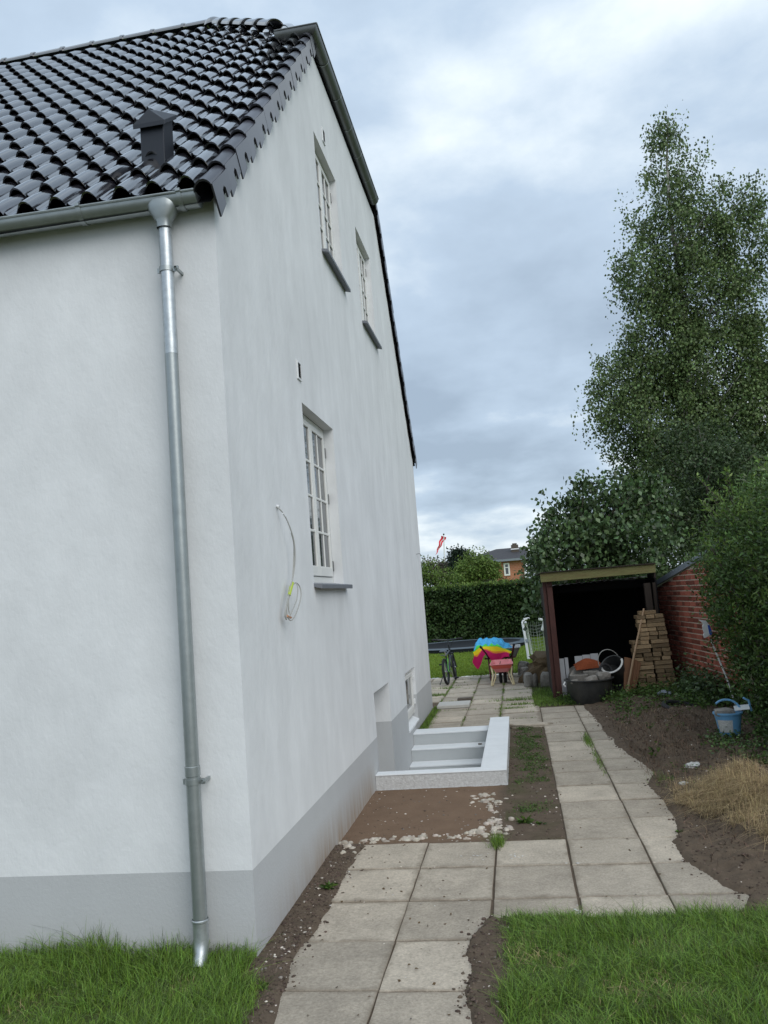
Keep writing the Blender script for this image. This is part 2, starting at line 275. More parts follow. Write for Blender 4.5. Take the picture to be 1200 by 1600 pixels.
# ---------------------------------------------------------------- helpers
class MB:
    def __init__(s): s.v = []; s.f = []; s.mi = []; s.cur = 0
    def add(s, vs, fs):
        o = len(s.v); s.v += [tuple(p) for p in vs]; s.f += [tuple(i+o for i in f) for f in fs]; s.mi += [s.cur]*len(fs); return s
    def box(s, a, b, M_=None):
        x0, y0, z0 = a; x1, y1, z1 = b
        vs = [Vector(p) for p in ((x0,y0,z0),(x1,y0,z0),(x1,y1,z0),(x0,y1,z0),(x0,y0,z1),(x1,y0,z1),(x1,y1,z1),(x0,y1,z1))]
        if M_ is not None: vs = [M_ @ p for p in vs]
        return s.add(vs, [(3,2,1,0),(4,5,6,7),(0,1,5,4),(1,2,6,5),(2,3,7,6),(3,0,4,7)])
    def bar(s, p, q, w, h=None, up=(0,0,1)):
        p = Vector(p); q = Vector(q); h = h or w; d = (q-p); l = d.length; d.normalize(); up = Vector(up)
        if abs(d.dot(up)) > 0.98: up = Vector((0,1,0))
        x = d.cross(up).normalized(); z = x.cross(d)
        M_ = Matrix((x, d, z)).transposed().to_4x4(); M_.translation = p
        return s.box((-w/2, 0, -h/2), (w/2, l, h/2), M_)
    def tube(s, pts, r, n=8, caps=True):
        pts = [Vector(p) for p in pts]; rs = r if isinstance(r, (list, tuple)) else [r]*len(pts)
        o = len(s.v); prev = None
        for i, p in enumerate(pts):
            d = (pts[min(i+1, len(pts)-1)] - pts[max(i-1, 0)]).normalized()
            if prev is None:
                a = Vector((0,0,1)) if abs(d.z) < 0.9 else Vector((1,0,0)); x = d.cross(a).normalized()
            else: x = (prev - d*prev.dot(d)).normalized()
            prev = x; y = d.cross(x)
            for k in range(n): s.v.append(tuple(p + (x*math.cos(2*PI*k/n) + y*math.sin(2*PI*k/n))*rs[i]))
        fs = [(o+i*n+k, o+i*n+(k+1)%n, o+(i+1)*n+(k+1)%n, o+(i+1)*n+k) for i in range(len(pts)-1) for k in range(n)]
        if caps: fs += [tuple(o+k for k in range(n))[::-1], tuple(o+(len(pts)-1)*n+k for k in range(n))]
        s.f += fs; s.mi += [s.cur]*len(fs); return s
    def lathe(s, prof, n=24, c=(0,0,0), M_=None, arc=2*PI, a0=0.0):
        c = Vector(c); full = abs(arc-2*PI) < 1e-6; m = n if full else n+1; o = len(s.v)
        for (r, z) in prof:
            for k in range(m):
                a = a0+arc*k/n; p = Vector((r*math.cos(a), r*math.sin(a), z))
                if M_ is not None: p = M_ @ p
                s.v.append(tuple(p+c))
        fs = []
        for i in range(len(prof)-1):
            for k in range(n):
                k2 = (k+1) % m if full else k+1
                fs.append((o+i*m+k, o+i*m+k2, o+(i+1)*m+k2, o+(i+1)*m+k))
        s.f += fs; s.mi += [s.cur]*len(fs); return s
    def poly(s, pts, ext):                # planar polygon extruded by vector ext
        n = len(pts); e = Vector(ext); vs = [Vector(p) for p in pts] + [Vector(p)+e for p in pts]
        return s.add(vs, [tuple(range(n))[::-1], tuple(range(n, 2*n))] + [(i, (i+1)%n, n+(i+1)%n, n+i) for i in range(n)])
    def mesh(s, name, mats, smooth=False, bevel=0):
        me = bpy.data.meshes.new(name); me.from_pydata(s.v, [], s.f)
        mats = mats if isinstance(mats, (list, tuple)) else [mats]
        for m in mats: me.materials.append(MATS[m])
        if len(mats) > 1: me.polygons.foreach_set('material_index', s.mi)
        bm = bmesh.new(); bm.from_mesh(me); bmesh.ops.recalc_face_normals(bm, faces=bm.faces)
        if bevel: bmesh.ops.bevel(bm, geom=[e for e in bm.edges if len(e.link_faces) == 2 and e.calc_face_angle(0) > 0.6], offset=bevel, segments=1, affect='EDGES')
        bm.to_mesh(me); bm.free()
        if smooth:
            me.polygons.foreach_set('use_smooth', [True]*len(me.polygons))
            try: me.set_sharp_from_angle(angle=math.radians(40))
            except Exception: pass
        me.update(); return me
    def build(s, name, mats, parent=None, smooth=False, bevel=0, loc=None):
        return link(name, s.mesh(name, mats, smooth, bevel), parent, loc)
def link(name, me, parent=None, loc=None, M_=None):
    o = bpy.data.objects.new(name, me); COL.objects.link(o)
    if parent is not None: o.parent = parent
    if M_ is not None: o.matrix_local = M_
    elif loc is not None: o.location = loc
    return o
def tag(o, label, cat=None, group=None, kind=None):
    o['label'] = label
    if cat: o['category'] = cat
    if group: o['group'] = group
    if kind: o['kind'] = kind
    return o
def thing(name, label, cat, group=None, loc=(0,0,0), rz=0):
    o = bpy.data.objects.new(name, None); o.empty_display_size = 0.2; COL.objects.link(o); o.location = loc; o.rotation_euler = (0,0,rz)
    return tag(o, label, cat, group)
def rotm(ax, ay, az): return Matrix.Rotation(az,4,'Z') @ Matrix.Rotation(ay,4,'Y') @ Matrix.Rotation(ax,4,'X')
def rock_mesh(name, r, m, seed=0, sub=2, sq=(1,1,1), amp=0.25):
    bm = bmesh.new(); bmesh.ops.create_icosphere(bm, subdivisions=sub, radius=1)
    for v_ in bm.verts:
        p = v_.co.copy(); q = Vector([math.copysign(abs(c)**0.6, c) for c in p])
        k = 1 + amp*mnoise.noise(p*1.3 + Vector((seed*7.1, seed, 0))) + amp*0.4*mnoise.noise(p*4 + Vector((seed, 0, 3)))
        v_.co = Vector((q.x*sq[0], q.y*sq[1], q.z*sq[2]))*r*k
    me = bpy.data.meshes.new(name); bm.to_mesh(me); bm.free(); me.materials.append(MATS[m]); return me

# leaves / blades with numpy -------------------------------------------------
def np_mesh(name, V, F, m, smooth=False):
    me = bpy.data.meshes.new(name); k = F.shape[1]; n = len(F)
    me.vertices.add(len(V)); me.vertices.foreach_set('co', V.astype(np.float32).ravel())
    me.loops.add(n*k); me.loops.foreach_set('vertex_index', F.astype(np.int32).ravel())
    me.polygons.add(n); me.polygons.foreach_set('loop_start', np.arange(0, n*k, k, dtype=np.int32))
    me.materials.append(MATS[m]); me.update(calc_edges=True)
    if smooth: me.polygons.foreach_set('use_smooth', [True]*n)
    return me
def leaves(P, size, aspect=0.55, droop=0.3, m='leaf_ivy', name='foliage', D=None, fold=0.15):
    n = len(P)
    if D is None: D = RNG.normal(size=(n,3)); D[:,2] -= droop*1.5
    D = D/np.linalg.norm(D, axis=1)[:,None]
    A = RNG.normal(size=(n,3)); X = np.cross(D, A); X /= np.linalg.norm(X, axis=1)[:,None]; Nn = np.cross(X, D)
    s = (size*RNG.uniform(0.65, 1.3, n))[:,None]; w_ = s*aspect/2
    V = np.stack([P, P + D*s*0.5 - X*w_ + Nn*s*fold, P + D*s, P + D*s*0.5 + X*w_ + Nn*s*fold], 1).reshape(-1,3)
    F = np.arange(4*n).reshape(n,4)
    return np_mesh(name, V, F, m)
def blades(P, h, w_, m='grass', name='grass', lean=0.5, segs=3, bend=0.6, flow=0.0):
    n = len(P); H = h if isinstance(h, np.ndarray) else h*RNG.uniform(0.5, 1.35, n)
    a = RNG.uniform(0, 2*PI, n)
    if flow: a = a*(1-flow) + flow*np.array([9*pn(x_,y_,2.1,40) for x_,y_ in P[:,:2]])
    L_ = np.abs(RNG.normal(0, lean, n))
    dx = np.stack([np.cos(a), np.sin(a), np.zeros(n)], 1); b_ = RNG.uniform(0, 2*PI, n); X = np.stack([np.cos(b_), np.sin(b_), np.zeros(n)], 1)
    W = w_*RNG.uniform(0.6, 1.4, n); rows = []
    for i in range(segs+1):
        t = i/segs; c = P + dx*(H*L_*(t**1.8)*1.0)[:,None]; c[:,2] += H*(t - bend*0.35*np.minimum(L_,1.2)*t*t)
        ww = (W*(1-t)**0.7)[:,None] if i < segs else (W*0.03)[:,None]
        rows += [c - X*ww/2, c + X*ww/2]
    V = np.stack(rows, 1).reshape(-1,3); k = 2*(segs+1); base = (np.arange(n)*k)[:,None]
    F = np.concatenate([base + np.array([2*i, 2*i+1, 2*i+3, 2*i+2]) for i in range(segs)], 0)
    return np_mesh(name, V, F, m)
def cloud(c, r, n, shell=0.5):
    d = RNG.normal(size=(n,3)); d /= np.linalg.norm(d, axis=1)[:,None]; rr = RNG.uniform(0,1,n)**(1/3); rr = shell + (1-shell)*rr
    return np.array(c) + d*rr[:,None]*np.array(r)
def clumps(blobs, per_m3, leaf_n, cr, flat=0.8):
    """blobs: (centre, radii); returns leaf positions gathered into irregular clumps inside them, and the clump centres."""
    out_, cs = [], []
    for c, r in blobs:
        k = max(4, int(per_m3*4.19*r[0]*r[1]*r[2])); C_ = cloud(c, r, k, 0.25); cs.append(C_)
        for q in C_:
            s_ = cr*RNG.uniform(0.6, 1.5); out_.append(q + np.clip(RNG.normal(size=(int(leaf_n*RNG.uniform(0.4,1.5)),3)), -1.55, 1.55)*np.array([s_, s_, s_*flat]))
    return np.concatenate(out_), np.concatenate(cs)

# ================================================================ HOUSE
XW, Y0, Y1, ZE = -1.487, 4.241, 13.30, 4.03
SF, SR = 1.005, 1.355                               # front and rear roof slopes
RY, RZ = 8.62, 8.62                               # ridge
XL = -9.5; RXE = -2.89                             # far end of the house; gable end of the ridge
PZ = 0.447
house = thing('house', 'white plastered house with black glazed tile roof and grey painted plinth', 'house', loc=(XW, Y0, 0))
HINV = Matrix.Translation((-XW, -Y0, 0))
def hpart(mb, name, mats, **k):                    # vertices are written in world coordinates
    o = mb.build(name, mats, None, **k); o.parent = house; o.matrix_parent_inverse = HINV; return o
def hsub(mb, name, mats, parent, **k):
    o = mb.build(name, mats, None, **k); o.parent = parent; o.matrix_parent_inverse = HINV if False else Matrix.Identity(4); return o

W1 = (5.985, 7.065, 1.955, 3.345); W2 = (7.165, 8.135, 5.085, 6.255); W3 = (9.20, 10.18, 5.07, 6.24)
DOOR = (8.12, 9.08, -1.5, 0.872); BW = (10.40, 11.40, 0.105, 0.828)

def filled_face(outline, holes, X, flip=False):    # polygon with holes in the plane x = X
    bm = bmesh.new(); es = []
    for loop in [outline]+holes:
        vs = [bm.verts.new((X, y, z)) for y, z in loop]
        for i in range(len(vs)): es.append(bm.edges.new((vs[i], vs[(i+1) % len(vs)])))
    bmesh.ops.triangle_fill(bm, use_beauty=True, edges=es)
    V_ = [v_.co[:] for v_ in bm.verts]; bm.verts.index_update(); F_ = [tuple(v_.index for v_ in f.verts) for f in bm.faces]; bm.free(); return V_, F_
def rect(w_): return [(w_[0],w_[2]),(w_[1],w_[2]),(w_[1],w_[3]),(w_[0],w_[3])]
TZ = 7.17
def front_z(y): return 4.07 + SF*(y-4.15)
def rear_z(y): return 4.05 + SR*(13.32-y)
yf = 4.15 + (TZ-4.07)/SF; yr = 13.32 - (TZ-4.05)/SR
up_out = [(Y0,PZ),(DOOR[0],PZ),(DOOR[0],DOOR[3]),(DOOR[1],DOOR[3]),(DOOR[1],PZ),(BW[0],PZ),(BW[0],BW[3]),(BW[1],BW[3]),(BW[1],PZ),(Y1,PZ),(Y1,rear_z(Y1)),(yr,TZ),(yf,TZ),(Y0,front_z(Y0))]
mb = MB(); mb.add(*filled_face(up_out, [rect(W1), rect(W2), rect(W3)], XW))
RDW = {W1: 0.088, W2: 0.07, W3: 0.07}                 # reveal depth of the sash windows
def reveal(mb, w_, d, sides='tlrb', z0=None, z1=None):
    y0,y1,a,b = w_; z0 = a if z0 is None else z0; z1 = b if z1 is None else z1
    if 't' in sides: mb.add([(XW,y0,b),(XW,y1,b),(XW-d,y1,b),(XW-d,y0,b)], [(0,1,2,3)])
    if 'b' in sides: mb.add([(XW,y0,a),(XW,y1,a),(XW-d,y1,a),(XW-d,y0,a)], [(3,2,1,0)])
    if 'l' in sides: mb.add([(XW,y0,z0),(XW,y0,z1),(XW-d,y0,z1),(XW-d,y0,z0)], [(0,1,2,3)])
    if 'r' in sides: mb.add([(XW,y1,z0),(XW,y1,z1),(XW-d,y1,z1),(XW-d,y1,z0)], [(3,2,1,0)])
for w_ in (W1, W2, W3): reveal(mb, w_, RDW[w_])
reveal(mb, DOOR, 0.42, 'tlr', PZ, DOOR[3]); reveal(mb, BW, 0.16, 'tlr', PZ, BW[3])
hpart(mb, 'gable_wall', 'plaster')
mb = MB(); low = [(Y0,-0.2),(7.9,-0.2),(7.9,-1.5),(DOOR[0],-1.5),(DOOR[0],PZ),(Y0,PZ)]
mb.add(*filled_face(low, [], XW)); low = [(DOOR[1],-1.5),(11.0,-1.5),(11.0,-0.2),(Y1,-0.2),(Y1,PZ),(BW[1],PZ),(BW[1],BW[2]),(BW[0],BW[2]),(BW[0],PZ),(DOOR[1],PZ)]
mb.add(*filled_face(low, [], XW)); reveal(mb, DOOR, 0.42, 'lr', -1.5, PZ); reveal(mb, BW, 0.16, 'lr', BW[2], PZ)
mb.add([(XL,Y0,-0.2),(XW,Y0,-0.2),(XW,Y0,PZ),(XL,Y0,PZ)], [(0,1,2,3)]); mb.add([(XL,Y1,-0.2),(XW,Y1,-0.2),(XW,Y1,PZ),(XL,Y1,PZ)], [(3,2,1,0)])
mb.add([(XL,Y0,-0.2),(XL,Y1,-0.2),(XL,Y1,PZ),(XL,Y0,PZ)], [(3,2,1,0)])
hpart(mb, 'plinth', 'plinth')
mb = MB(); mb.add([(XL,Y0,PZ),(XW,Y0,PZ),(XW,Y0,ZE+0.12),(XL,Y0,ZE+0.12)], [(0,1,2,3)]); hpart(mb, 'facade_wall', 'plaster')
mb = MB(); mb.add([(XL,Y1,PZ),(XW,Y1,PZ),(XW,Y1,ZE),(XL,Y1,ZE)], [(3,2,1,0)])
mb.add([(XL,Y0,PZ),(XL,Y1,PZ),(XL,Y1,ZE),(XL,RY,RZ-0.2),(XL,Y0,ZE)], [(4,3,2,1,0)]); hpart(mb, 'rear_wall', 'plaster')

# basement door leaf, hidden in its recess
mb = MB(); mb.box((XW-0.47, DOOR[0], -1.5), (XW-0.42, DOOR[1], DOOR[3])); d_ = hpart(mb, 'basement_door', 'window_white')
mb = MB(); mb.tube([(XW-0.415, 8.2, -0.45), (XW-0.37, 8.2, -0.45), (XW-0.37, 8.3, -0.45)], 0.009); hsub(mb, 'handle', 'chrome', d_)

# windows: frame > casement, pane, hinge, sill
def sash_window(w_, sill=True, sill_z=-0.01):
    RD = RDW[w_]; y0,y1,a,b = w_; xf = XW-RD; fr = 0.042; mb = MB()
    mb.box((xf-0.06,y0,a),(xf,y0+fr,b)); mb.box((xf-0.06,y1-fr,a),(xf,y1,b)); mb.box((xf-0.06,y0+fr,b-fr),(xf,y1-fr,b)); mb.box((xf-0.06,y0+fr,a),(xf,y1-fr,a+fr+0.02))
    win = hpart(mb, 'window', 'window_white', bevel=0.004)
    ym = (y0+y1)/2; gap = 0.004
    for (c0, c1) in ((y0+fr+gap, ym-gap/2), (ym+gap/2, y1-fr-gap)):
        z0 = a+fr+0.02+gap; z1 = b-fr-gap; st = 0.052; mb = MB(); xo = xf+0.010; xi = xf-0.040
        mb.box((xi,c0,z0),(xo,c0+st,z1)); mb.box((xi,c1-st,z0),(xo,c1,z1)); mb.box((xi,c0+st,z1-st),(xo,c1-st,z1)); mb.box((xi,c0+st,z0),(xo,c1-st,z0+st+0.03))
        g0 = z0+st+0.03; g1 = z1-st; k = (g1-g0)/4; cm = (c0+c1)/2
        for i in (1,2,3): mb.box((xo-0.020,c0+st,g0+k*i-0.011),(xo-0.003,c1-st,g0+k*i+0.011))
        mb.box((xo-0.019,cm-0.010,g0),(xo-0.005,cm+0.010,g1))
        hsub(mb, 'casement', 'window_white', win, bevel=0.004)
        for i in range(4):
            for (p0,p1) in ((c0+st,cm-0.011),(cm+0.011,c1-st)):
                mb = MB(); e_ = 0.001; lo = g0+k*i+(0.012 if i else 0); hi = g0+k*(i+1)-(0.012 if i<3 else 0); t_ = random.uniform(-0.0015,0.0015)
                mb.add([(xo-0.014+t_,p0-e_,lo-e_),(xo-0.014,p1+e_,lo-e_),(xo-0.014-t_,p1+e_,hi+e_),(xo-0.014,p0-e_,hi+e_)], [(0,1,2,3)])
                hsub(mb, 'pane', 'pane', win)
    for zz in ((b-0.22, (a+b)/2+0.06, a+0.16) if sill_z > -0.02 else (b-0.2, a+0.16)):
        mb = MB(); mb.tube([(xf+0.012,y1-fr-0.003,zz-0.045),(xf+0.012,y1-fr-0.003,zz+0.045)], 0.007, 8); mb.box((xf+0.001,y1-fr,zz-0.04),(xf+0.012,y1-0.008,zz+0.04)); hsub(mb, 'hinge', 'steel_dark', win)
    mb = MB(); s0 = y0-0.012; s1 = y1+0.075
    mb.poly([(xf+0.005,s0,a+0.012),(XW+0.062,s0,a-0.011),(XW+0.062,s0,a-0.046),(xf+0.005,s0,a-0.012)], (0,s1-s0,0))
    hsub(mb, 'sill', 'slate_sill', win, bevel=0.003)
    mb = MB(); mb.box((xf-0.5,y0-0.1,a-0.1),(xf-0.07,y1+0.1,b+0.1)); hsub(mb, 'dark_interior', 'deck_and_shade', win)
    return win
for w_ in (W1, W2, W3): sash_window(w_, sill_z=-0.01 if w_ is W1 else -0.03)
# basement window
y0,y1,a,b = BW; xf = XW-0.045; mb = MB(); f_ = 0.06
mb.box((xf-0.05,y0,a+0.10),(xf,y0+f_,b)); mb.box((xf-0.05,y1-f_,a+0.10),(xf,y1,b)); mb.box((xf-0.05,y0+f_,b-f_),(xf,y1-f_,b)); mb.box((xf-0.05,y0+f_,a+0.10),(xf,y1-f_,a+0.10+f_))
bw = hpart(mb, 'basement_window', 'window_white', bevel=0.004)
mb = MB(); f2 = 0.05; q0,q1,r0,r1 = y0+f_+0.004, y1-f_-0.004, a+0.164, b-f_-0.004; xo = xf+0.012
mb.box((xf-0.03,q0,r0),(xo,q0+f2,r1)); mb.box((xf-0.03,q1-f2,r0),(xo,q1,r1)); mb.box((xf-0.03,q0+f2,r1-f2),(xo,q1-f2,r1)); mb.box((xf-0.03,q0+f2,r0),(xo,q1-f2,r0+f2))
hsub(mb, 'casement', 'window_white', bw, bevel=0.004)
mb = MB(); mb.add([(xf-0.012,q0+f2,r0+f2),(xf-0.012,q1-f2,r0+f2),(xf-0.012,q1-f2,r1-f2),(xf-0.012,q0+f2,r1-f2)], [(0,1,2,3)]); hsub(mb, 'pane', 'pane', bw)
for zz in (r0+0.06, r1-0.1):
    mb = MB(); mb.box((xo,q1-0.01,zz),(xo+0.02,q1+0.03,zz+0.07)); hsub(mb, 'hinge', 'white_plastic', bw, bevel=0.004)
mb = MB(); mb.poly([(XW-0.16,y0+0.002,a+0.10),(XW+0.012,y0+0.002,a+0.012),(XW+0.012,y0+0.002,a-0.012),(XW-0.16,y0+0.002,a-0.012)], (0,y1-y0-0.004,0)); hsub(mb, 'sill', 'well_paint', bw)
mb = MB(); mb.box((XW-0.7,y0-0.1,a-0.1),(XW-0.17,y1+0.1,b+0.1)); hsub(mb, 'dark_interior', 'deck_and_shade', bw)

# wall air vents (frame, louvres, dark opening)
for (yc, zc_) in ((5.945, 3.582), (7.62, 6.46)):
    mb = MB(); hw, hh, d = 0.055, 0.072, 0.012
    for q in (((yc-hw,zc_-hh),(yc-hw+0.012,zc_+hh)), ((yc+hw-0.012,zc_-hh),(yc+hw,zc_+hh)), ((yc-hw+0.012,zc_+hh-0.012),(yc+hw-0.012,zc_+hh)), ((yc-hw+0.012,zc_-hh),(yc+hw-0.012,zc_-hh+0.012))):
        mb.box((XW+0.001,q[0][0],q[0][1]),(XW+d,q[1][0],q[1][1]))
    av = hpart(mb, 'air_vent', 'white_plastic')
    mb = MB(); mb.box((XW+0.001,yc-hw+0.012,zc_-hh+0.012),(XW+0.003,yc+hw-0.012,zc_+hh-0.012)); hsub(mb, 'vent_opening', 'deck_and_shade', av)
    mb = MB()
    for i in range(7):
        zz = zc_-hh+0.018+i*0.0175
        mb.add([(XW+0.004,yc-hw+0.012,zz+0.009),(XW+0.004,yc+hw-0.012,zz+0.009),(XW+0.011,yc+hw-0.012,zz),(XW+0.011,yc-hw+0.012,zz)], [(0,1,2,3)])
    hsub(mb, 'louvre', 'steel_dark', av)

# roof decks under the tiles
cF = math.atan(SF); cR = math.atan(SR); vF = Vector((0,math.cos(cF),math.sin(cF))); nF = Vector((0,-math.sin(cF),math.cos(cF)))
vR = Vector((0,-math.cos(cR),math.sin(cR))); nR = Vector((0,math.sin(cR),math.cos(cR)))
OF = Vector((0, 4.10, 4.08)); OR = Vector((0, 13.40, 3.97))      # eave lines of the two planes
XV = -1.462                                                     # verge line
hipz = 7.30; yh = OF.y+(hipz-OF.z)/SF; yhr = OR.y-(hipz-OR.z)/SR
mb = MB(); dn = -0.035
def dk(p): p = Vector(p); return p
mb.add([Vector((XL,OF.y,OF.z))+nF*dn, Vector((XV,OF.y,OF.z))+nF*dn, Vector((XV,yh,hipz))+nF*dn, Vector((RXE,RY,RZ))+nF*dn, Vector((XL,RY,RZ))+nF*dn], [(0,1,2,3,4)])
mb.add([Vector((XL,OR.y,OR.z))+nR*dn, Vector((XV,OR.y,OR.z))+nR*dn, Vector((XV,yhr,hipz))+nR*dn, Vector((RXE,RY,RZ))+nR*dn, Vector((XL,RY,RZ))+nR*dn], [(4,3,2,1,0)])
mb.add([(XV,yh,hipz-0.02),(XV,yhr,hipz-0.02),(RXE,RY,RZ-0.02)], [(0,1,2)])
hpart(mb, 'roof', 'deck_and_shade')
for (O_, n_, yy, sg) in ((OF, nF, yh, 1), (OR, nR, yhr, -1)):            # dark boards behind the verge tiles
    mb = MB(); mb.add([Vector((-1.470,O_.y+0.1*sg,O_.z+0.1*(SF if sg > 0 else SR)))+n_*q for q in (-0.04,-0.10)] + [Vector((-1.470,yy,hipz))+n_*q for q in (-0.10,-0.04)], [(0,1,2,3)]); hpart(mb, 'verge_board', 'deck_and_shade')

GA, TW, TL = 0.325, 0.195, 0.375
prof = [(-0.02,0.004),(0.015,0.014),(0.05,0.015),(0.075,0.003),(0.13,-0.003),(0.22,-0.008),(0.32,-0.006),(0.40,0.004),(0.46,0.020),(0.52,0.038),(0.59,0.053),(0.67,0.061),(0.75,0.061),(0.83,0.053),(0.89,0.040),(0.94,0.022),(0.97,0.002)]
def tile_mesh():
    V_, F_ = [], []; k = len(prof); LB = 0.042; T_ = 0.012
    for (v_, hgt) in ((0, LB), (0.16, LB-0.013), (TL, -0.004)):
        for (u, n) in prof: V_.append((u*TW, v_, n+hgt))
    for j in range(2):
        for i in range(k-1): F_.append((j*k+i, j*k+i+1, (j+1)*k+i+1, (j+1)*k+i))
    o = len(V_)
    for (u, n) in prof: V_.append((u*TW, 0, n+LB))
    for (u, n) in prof: V_.append((u*TW, 0.002, n+LB-T_))
    for i in range(k-1): F_.append((o+k+i, o+k+i+1, o+i+1, o+i))
    o2 = len(V_)
    for v_ in (0.002, 0.1):
        for (u, n) in prof: V_.append((u*TW, v_, n+LB-T_-v_*0.05))
    for i in range(k-1): F_.append((o2+k+i, o2+k+i+1, o2+i+1, o2+i))
    o3 = len(V_); u, n = prof[-1]                                 # right-hand side of the roll
    V_ += [(u*TW,0,n+LB),(u*TW,TL,n-0.004),(u*TW,TL,-0.02),(u*TW,0,-0.002+LB-T_)]; F_.append((o3,o3+3,o3+2,o3+1))
    me = bpy.data.meshes.new('roof_tile'); me.from_pydata(V_, [], F_); me.materials.append(MATS['roof_tile'])
    me.polygons.foreach_set('use_smooth', [True]*len(me.polygons)); me.update(); return me
tme = tile_mesh()
def frame_mat(o, x, v_, n): m_ = Matrix((x, v_, n)).transposed().to_4x4(); m_.translation = o; return m_
def hlink(name, me, M_): o = bpy.data.objects.new(name, me); COL.objects.link(o); o.parent = house; o.matrix_parent_inverse = HINV; o.matrix_basis = M_; return o
slots = []
rows = int((Vector((0,RY,RZ))-OF).length/GA); x0 = XV-0.075
for r_ in range(rows+1):
    for c_ in range(int((x0-XL)/TW)):
        xl = x0-(c_+1)*TW; p = OF + vF*(r_*GA+0.075) + Vector((xl,0,0)); zt = p.z
        xlim = XV if zt < hipz else XV-(zt-hipz)*(XV-RXE)/(RZ-hipz)
        if xl+TW*0.7 > xlim + 0.0 or p.y > RY-0.12: continue
        q = p-EYEP; dep = q.dot(FW); px = 600+FPX*q.dot(RT)/dep; py = 800-FPX*q.dot(UP)/dep
        vis = -40 < px < 700 and -60 < py < 420
        slots.append((0 if vis else 1, q.length, p))
slots.sort(key=lambda s_: (s_[0], s_[1]))
far_tiles = slots[296:]
for (_, _, p) in slots[:296]:
    p = p + Vector((random.gauss(0,0.0015), 0, 0)) + vF*random.gauss(0,0.002); t_ = Matrix.Rotation(random.gauss(0,0.006), 4, 'Z') @ Matrix.Rotation(random.gauss(0,0.006), 4, 'Y')
    hlink('roof_tile', tme, frame_mat(p, Vector((1,0,0)), vF, nF) @ t_)
TV = np.array([v_.co[:] for v_ in tme.vertices]); TF = [tuple(p.vertices) for p in tme.polygons]
VV, FF = [], []
for i, (_, _, p) in enumerate(far_tiles):
    base = TV[:,0:1]*np.array([1,0,0]) + TV[:,1:2]*np.array(vF) + TV[:,2:3]*np.array(nF) + np.array(p); VV.append(base)
    FF.append(np.array(TF)+i*len(TV))
me = np_mesh('roof_tiles', np.concatenate(VV), np.concatenate(FF), 'roof_tile', True)
o = hlink('roof_tiles', me, Matrix.Identity(4)); o['kind'] = 'stuff'

# verge tiles: roll on top, apron with a notch hanging down the gable
def verge_mesh():
    mb = MB(); L_ = 0.375; lb = 0.03
    pr = [(-0.085,0.0),(-0.075,0.022),(-0.058,0.042),(-0.035,0.055),(-0.012,0.056),(0.008,0.046),(0.020,0.032),(0.026,0.016)]
    k = len(pr)
    for off in (0, -0.013):
        vs = [(u, v_, n+h+off) for (v_, h) in ((0,lb),(L_,-0.002)) for (u, n) in pr]
        mb.add(vs, [(i, i+1, k+i+1, k+i) for i in range(k-1)])
    vs = [(u, 0, n+lb) for u, n in pr] + [(u, 0, n+lb-0.013) for u, n in pr]; mb.add(vs, [(k+i, k+i+1, i+1, i) for i in range(k-1)])
    a_ = [(0,0.052),(0,-0.130),(0.150,-0.110),(0.156,-0.036),(0.190,-0.020),(0.222,-0.040),(0.226,-0.098),(0.345,-0.078),(0.345,0.03)]
    mb.poly([(0.020, v_, n) for v_, n in a_], (0.011,0,0))
    return mb.mesh('verge_tile', 'verge_glaze', True)
vme = verge_mesh()
for i in range(int((yh-0.1-OF.y)/math.cos(cF)/GA)+1):
    hlink('verge_tile', vme, frame_mat(OF+vF*(i*GA)+Vector((XV+0.005,0,0))+nF*0.004, Vector((1,0,0)), vF, nF) @ Matrix.Rotation(random.gauss(0,0.008),4,'Z'))
for i in range(int((OR.y-yhr)/math.cos(cR)/GA)+1):
    hlink('verge_tile', vme, frame_mat(OR+vR*(i*GA)+Vector((XV+0.002,0,0))+nR*0.0, Vector((1,0,0)), vR, nR) @ Matrix.Rotation(random.gauss(0,0.008),4,'Z'))

# ridge and hip caps
def cap_mesh(name, L_, r0, r1):
    mb = MB(); n = 12; rows_ = []
    for (z, r_) in ((0,r0),(0.035,r0*1.02),(0.04,r0*0.94),(L_,r1)):
        rows_.append([(r_*math.cos(PI*k/n), z, r_*math.sin(PI*k/n)*0.85) for k in range(n+1)])
    V_ = [p for r_ in rows_ for p in r_]; m_ = n+1
    mb.add(V_, [(j*m_+k, j*m_+k+1, (j+1)*m_+k+1, (j+1)*m_+k) for j in range(3) for k in range(n)])
    V2 = rows_[0] + [(x*0.86, 0, z*0.86) for x, y, z in rows_[0]] + [(x*0.86, 0.06, z*0.86) for x, y, z in rows_[0]]
    mb.add(V2, [(k+1, k, m_+k, m_+k+1) for k in range(n)] + [(m_+k+1, m_+k, 2*m_+k, 2*m_+k+1) for k in range(n)])
    return mb.mesh(name, 'roof_tile', True)
rme = cap_mesh('ridge_tile', 0.43, 0.125, 0.105); hme = cap_mesh('hip_tile', 0.37, 0.115, 0.09)
x = RXE+0.05; i = 0
while x > XL:
    hlink('ridge_tile', rme, frame_mat(Vector((x,RY,RZ+0.012)), Vector((0,1,0)), Vector((-1,0,0)), Vector((0,0,1))) @ Matrix.Rotation(random.gauss(0,0.006)+0.02,4,'X')); x -= 0.385; i += 1
A = Vector((XV+0.02,yh-0.03,hipz+0.03)); B = Vector((RXE,RY,RZ+0.02)); d_ = (B-A).normalized(); nh = (nF+Vector((0.78,0,0.62))).normalized(); xh = d_.cross(nh).normalized(); nh = xh.cross(d_)
for i in range(int((B-A).length/0.31)-2):
    hlink('hip_tile', hme, frame_mat(A+d_*(0.80+i*0.31)+nh*0.012, xh, d_, nh) @ Matrix.Rotation(0.03,4,'X'))
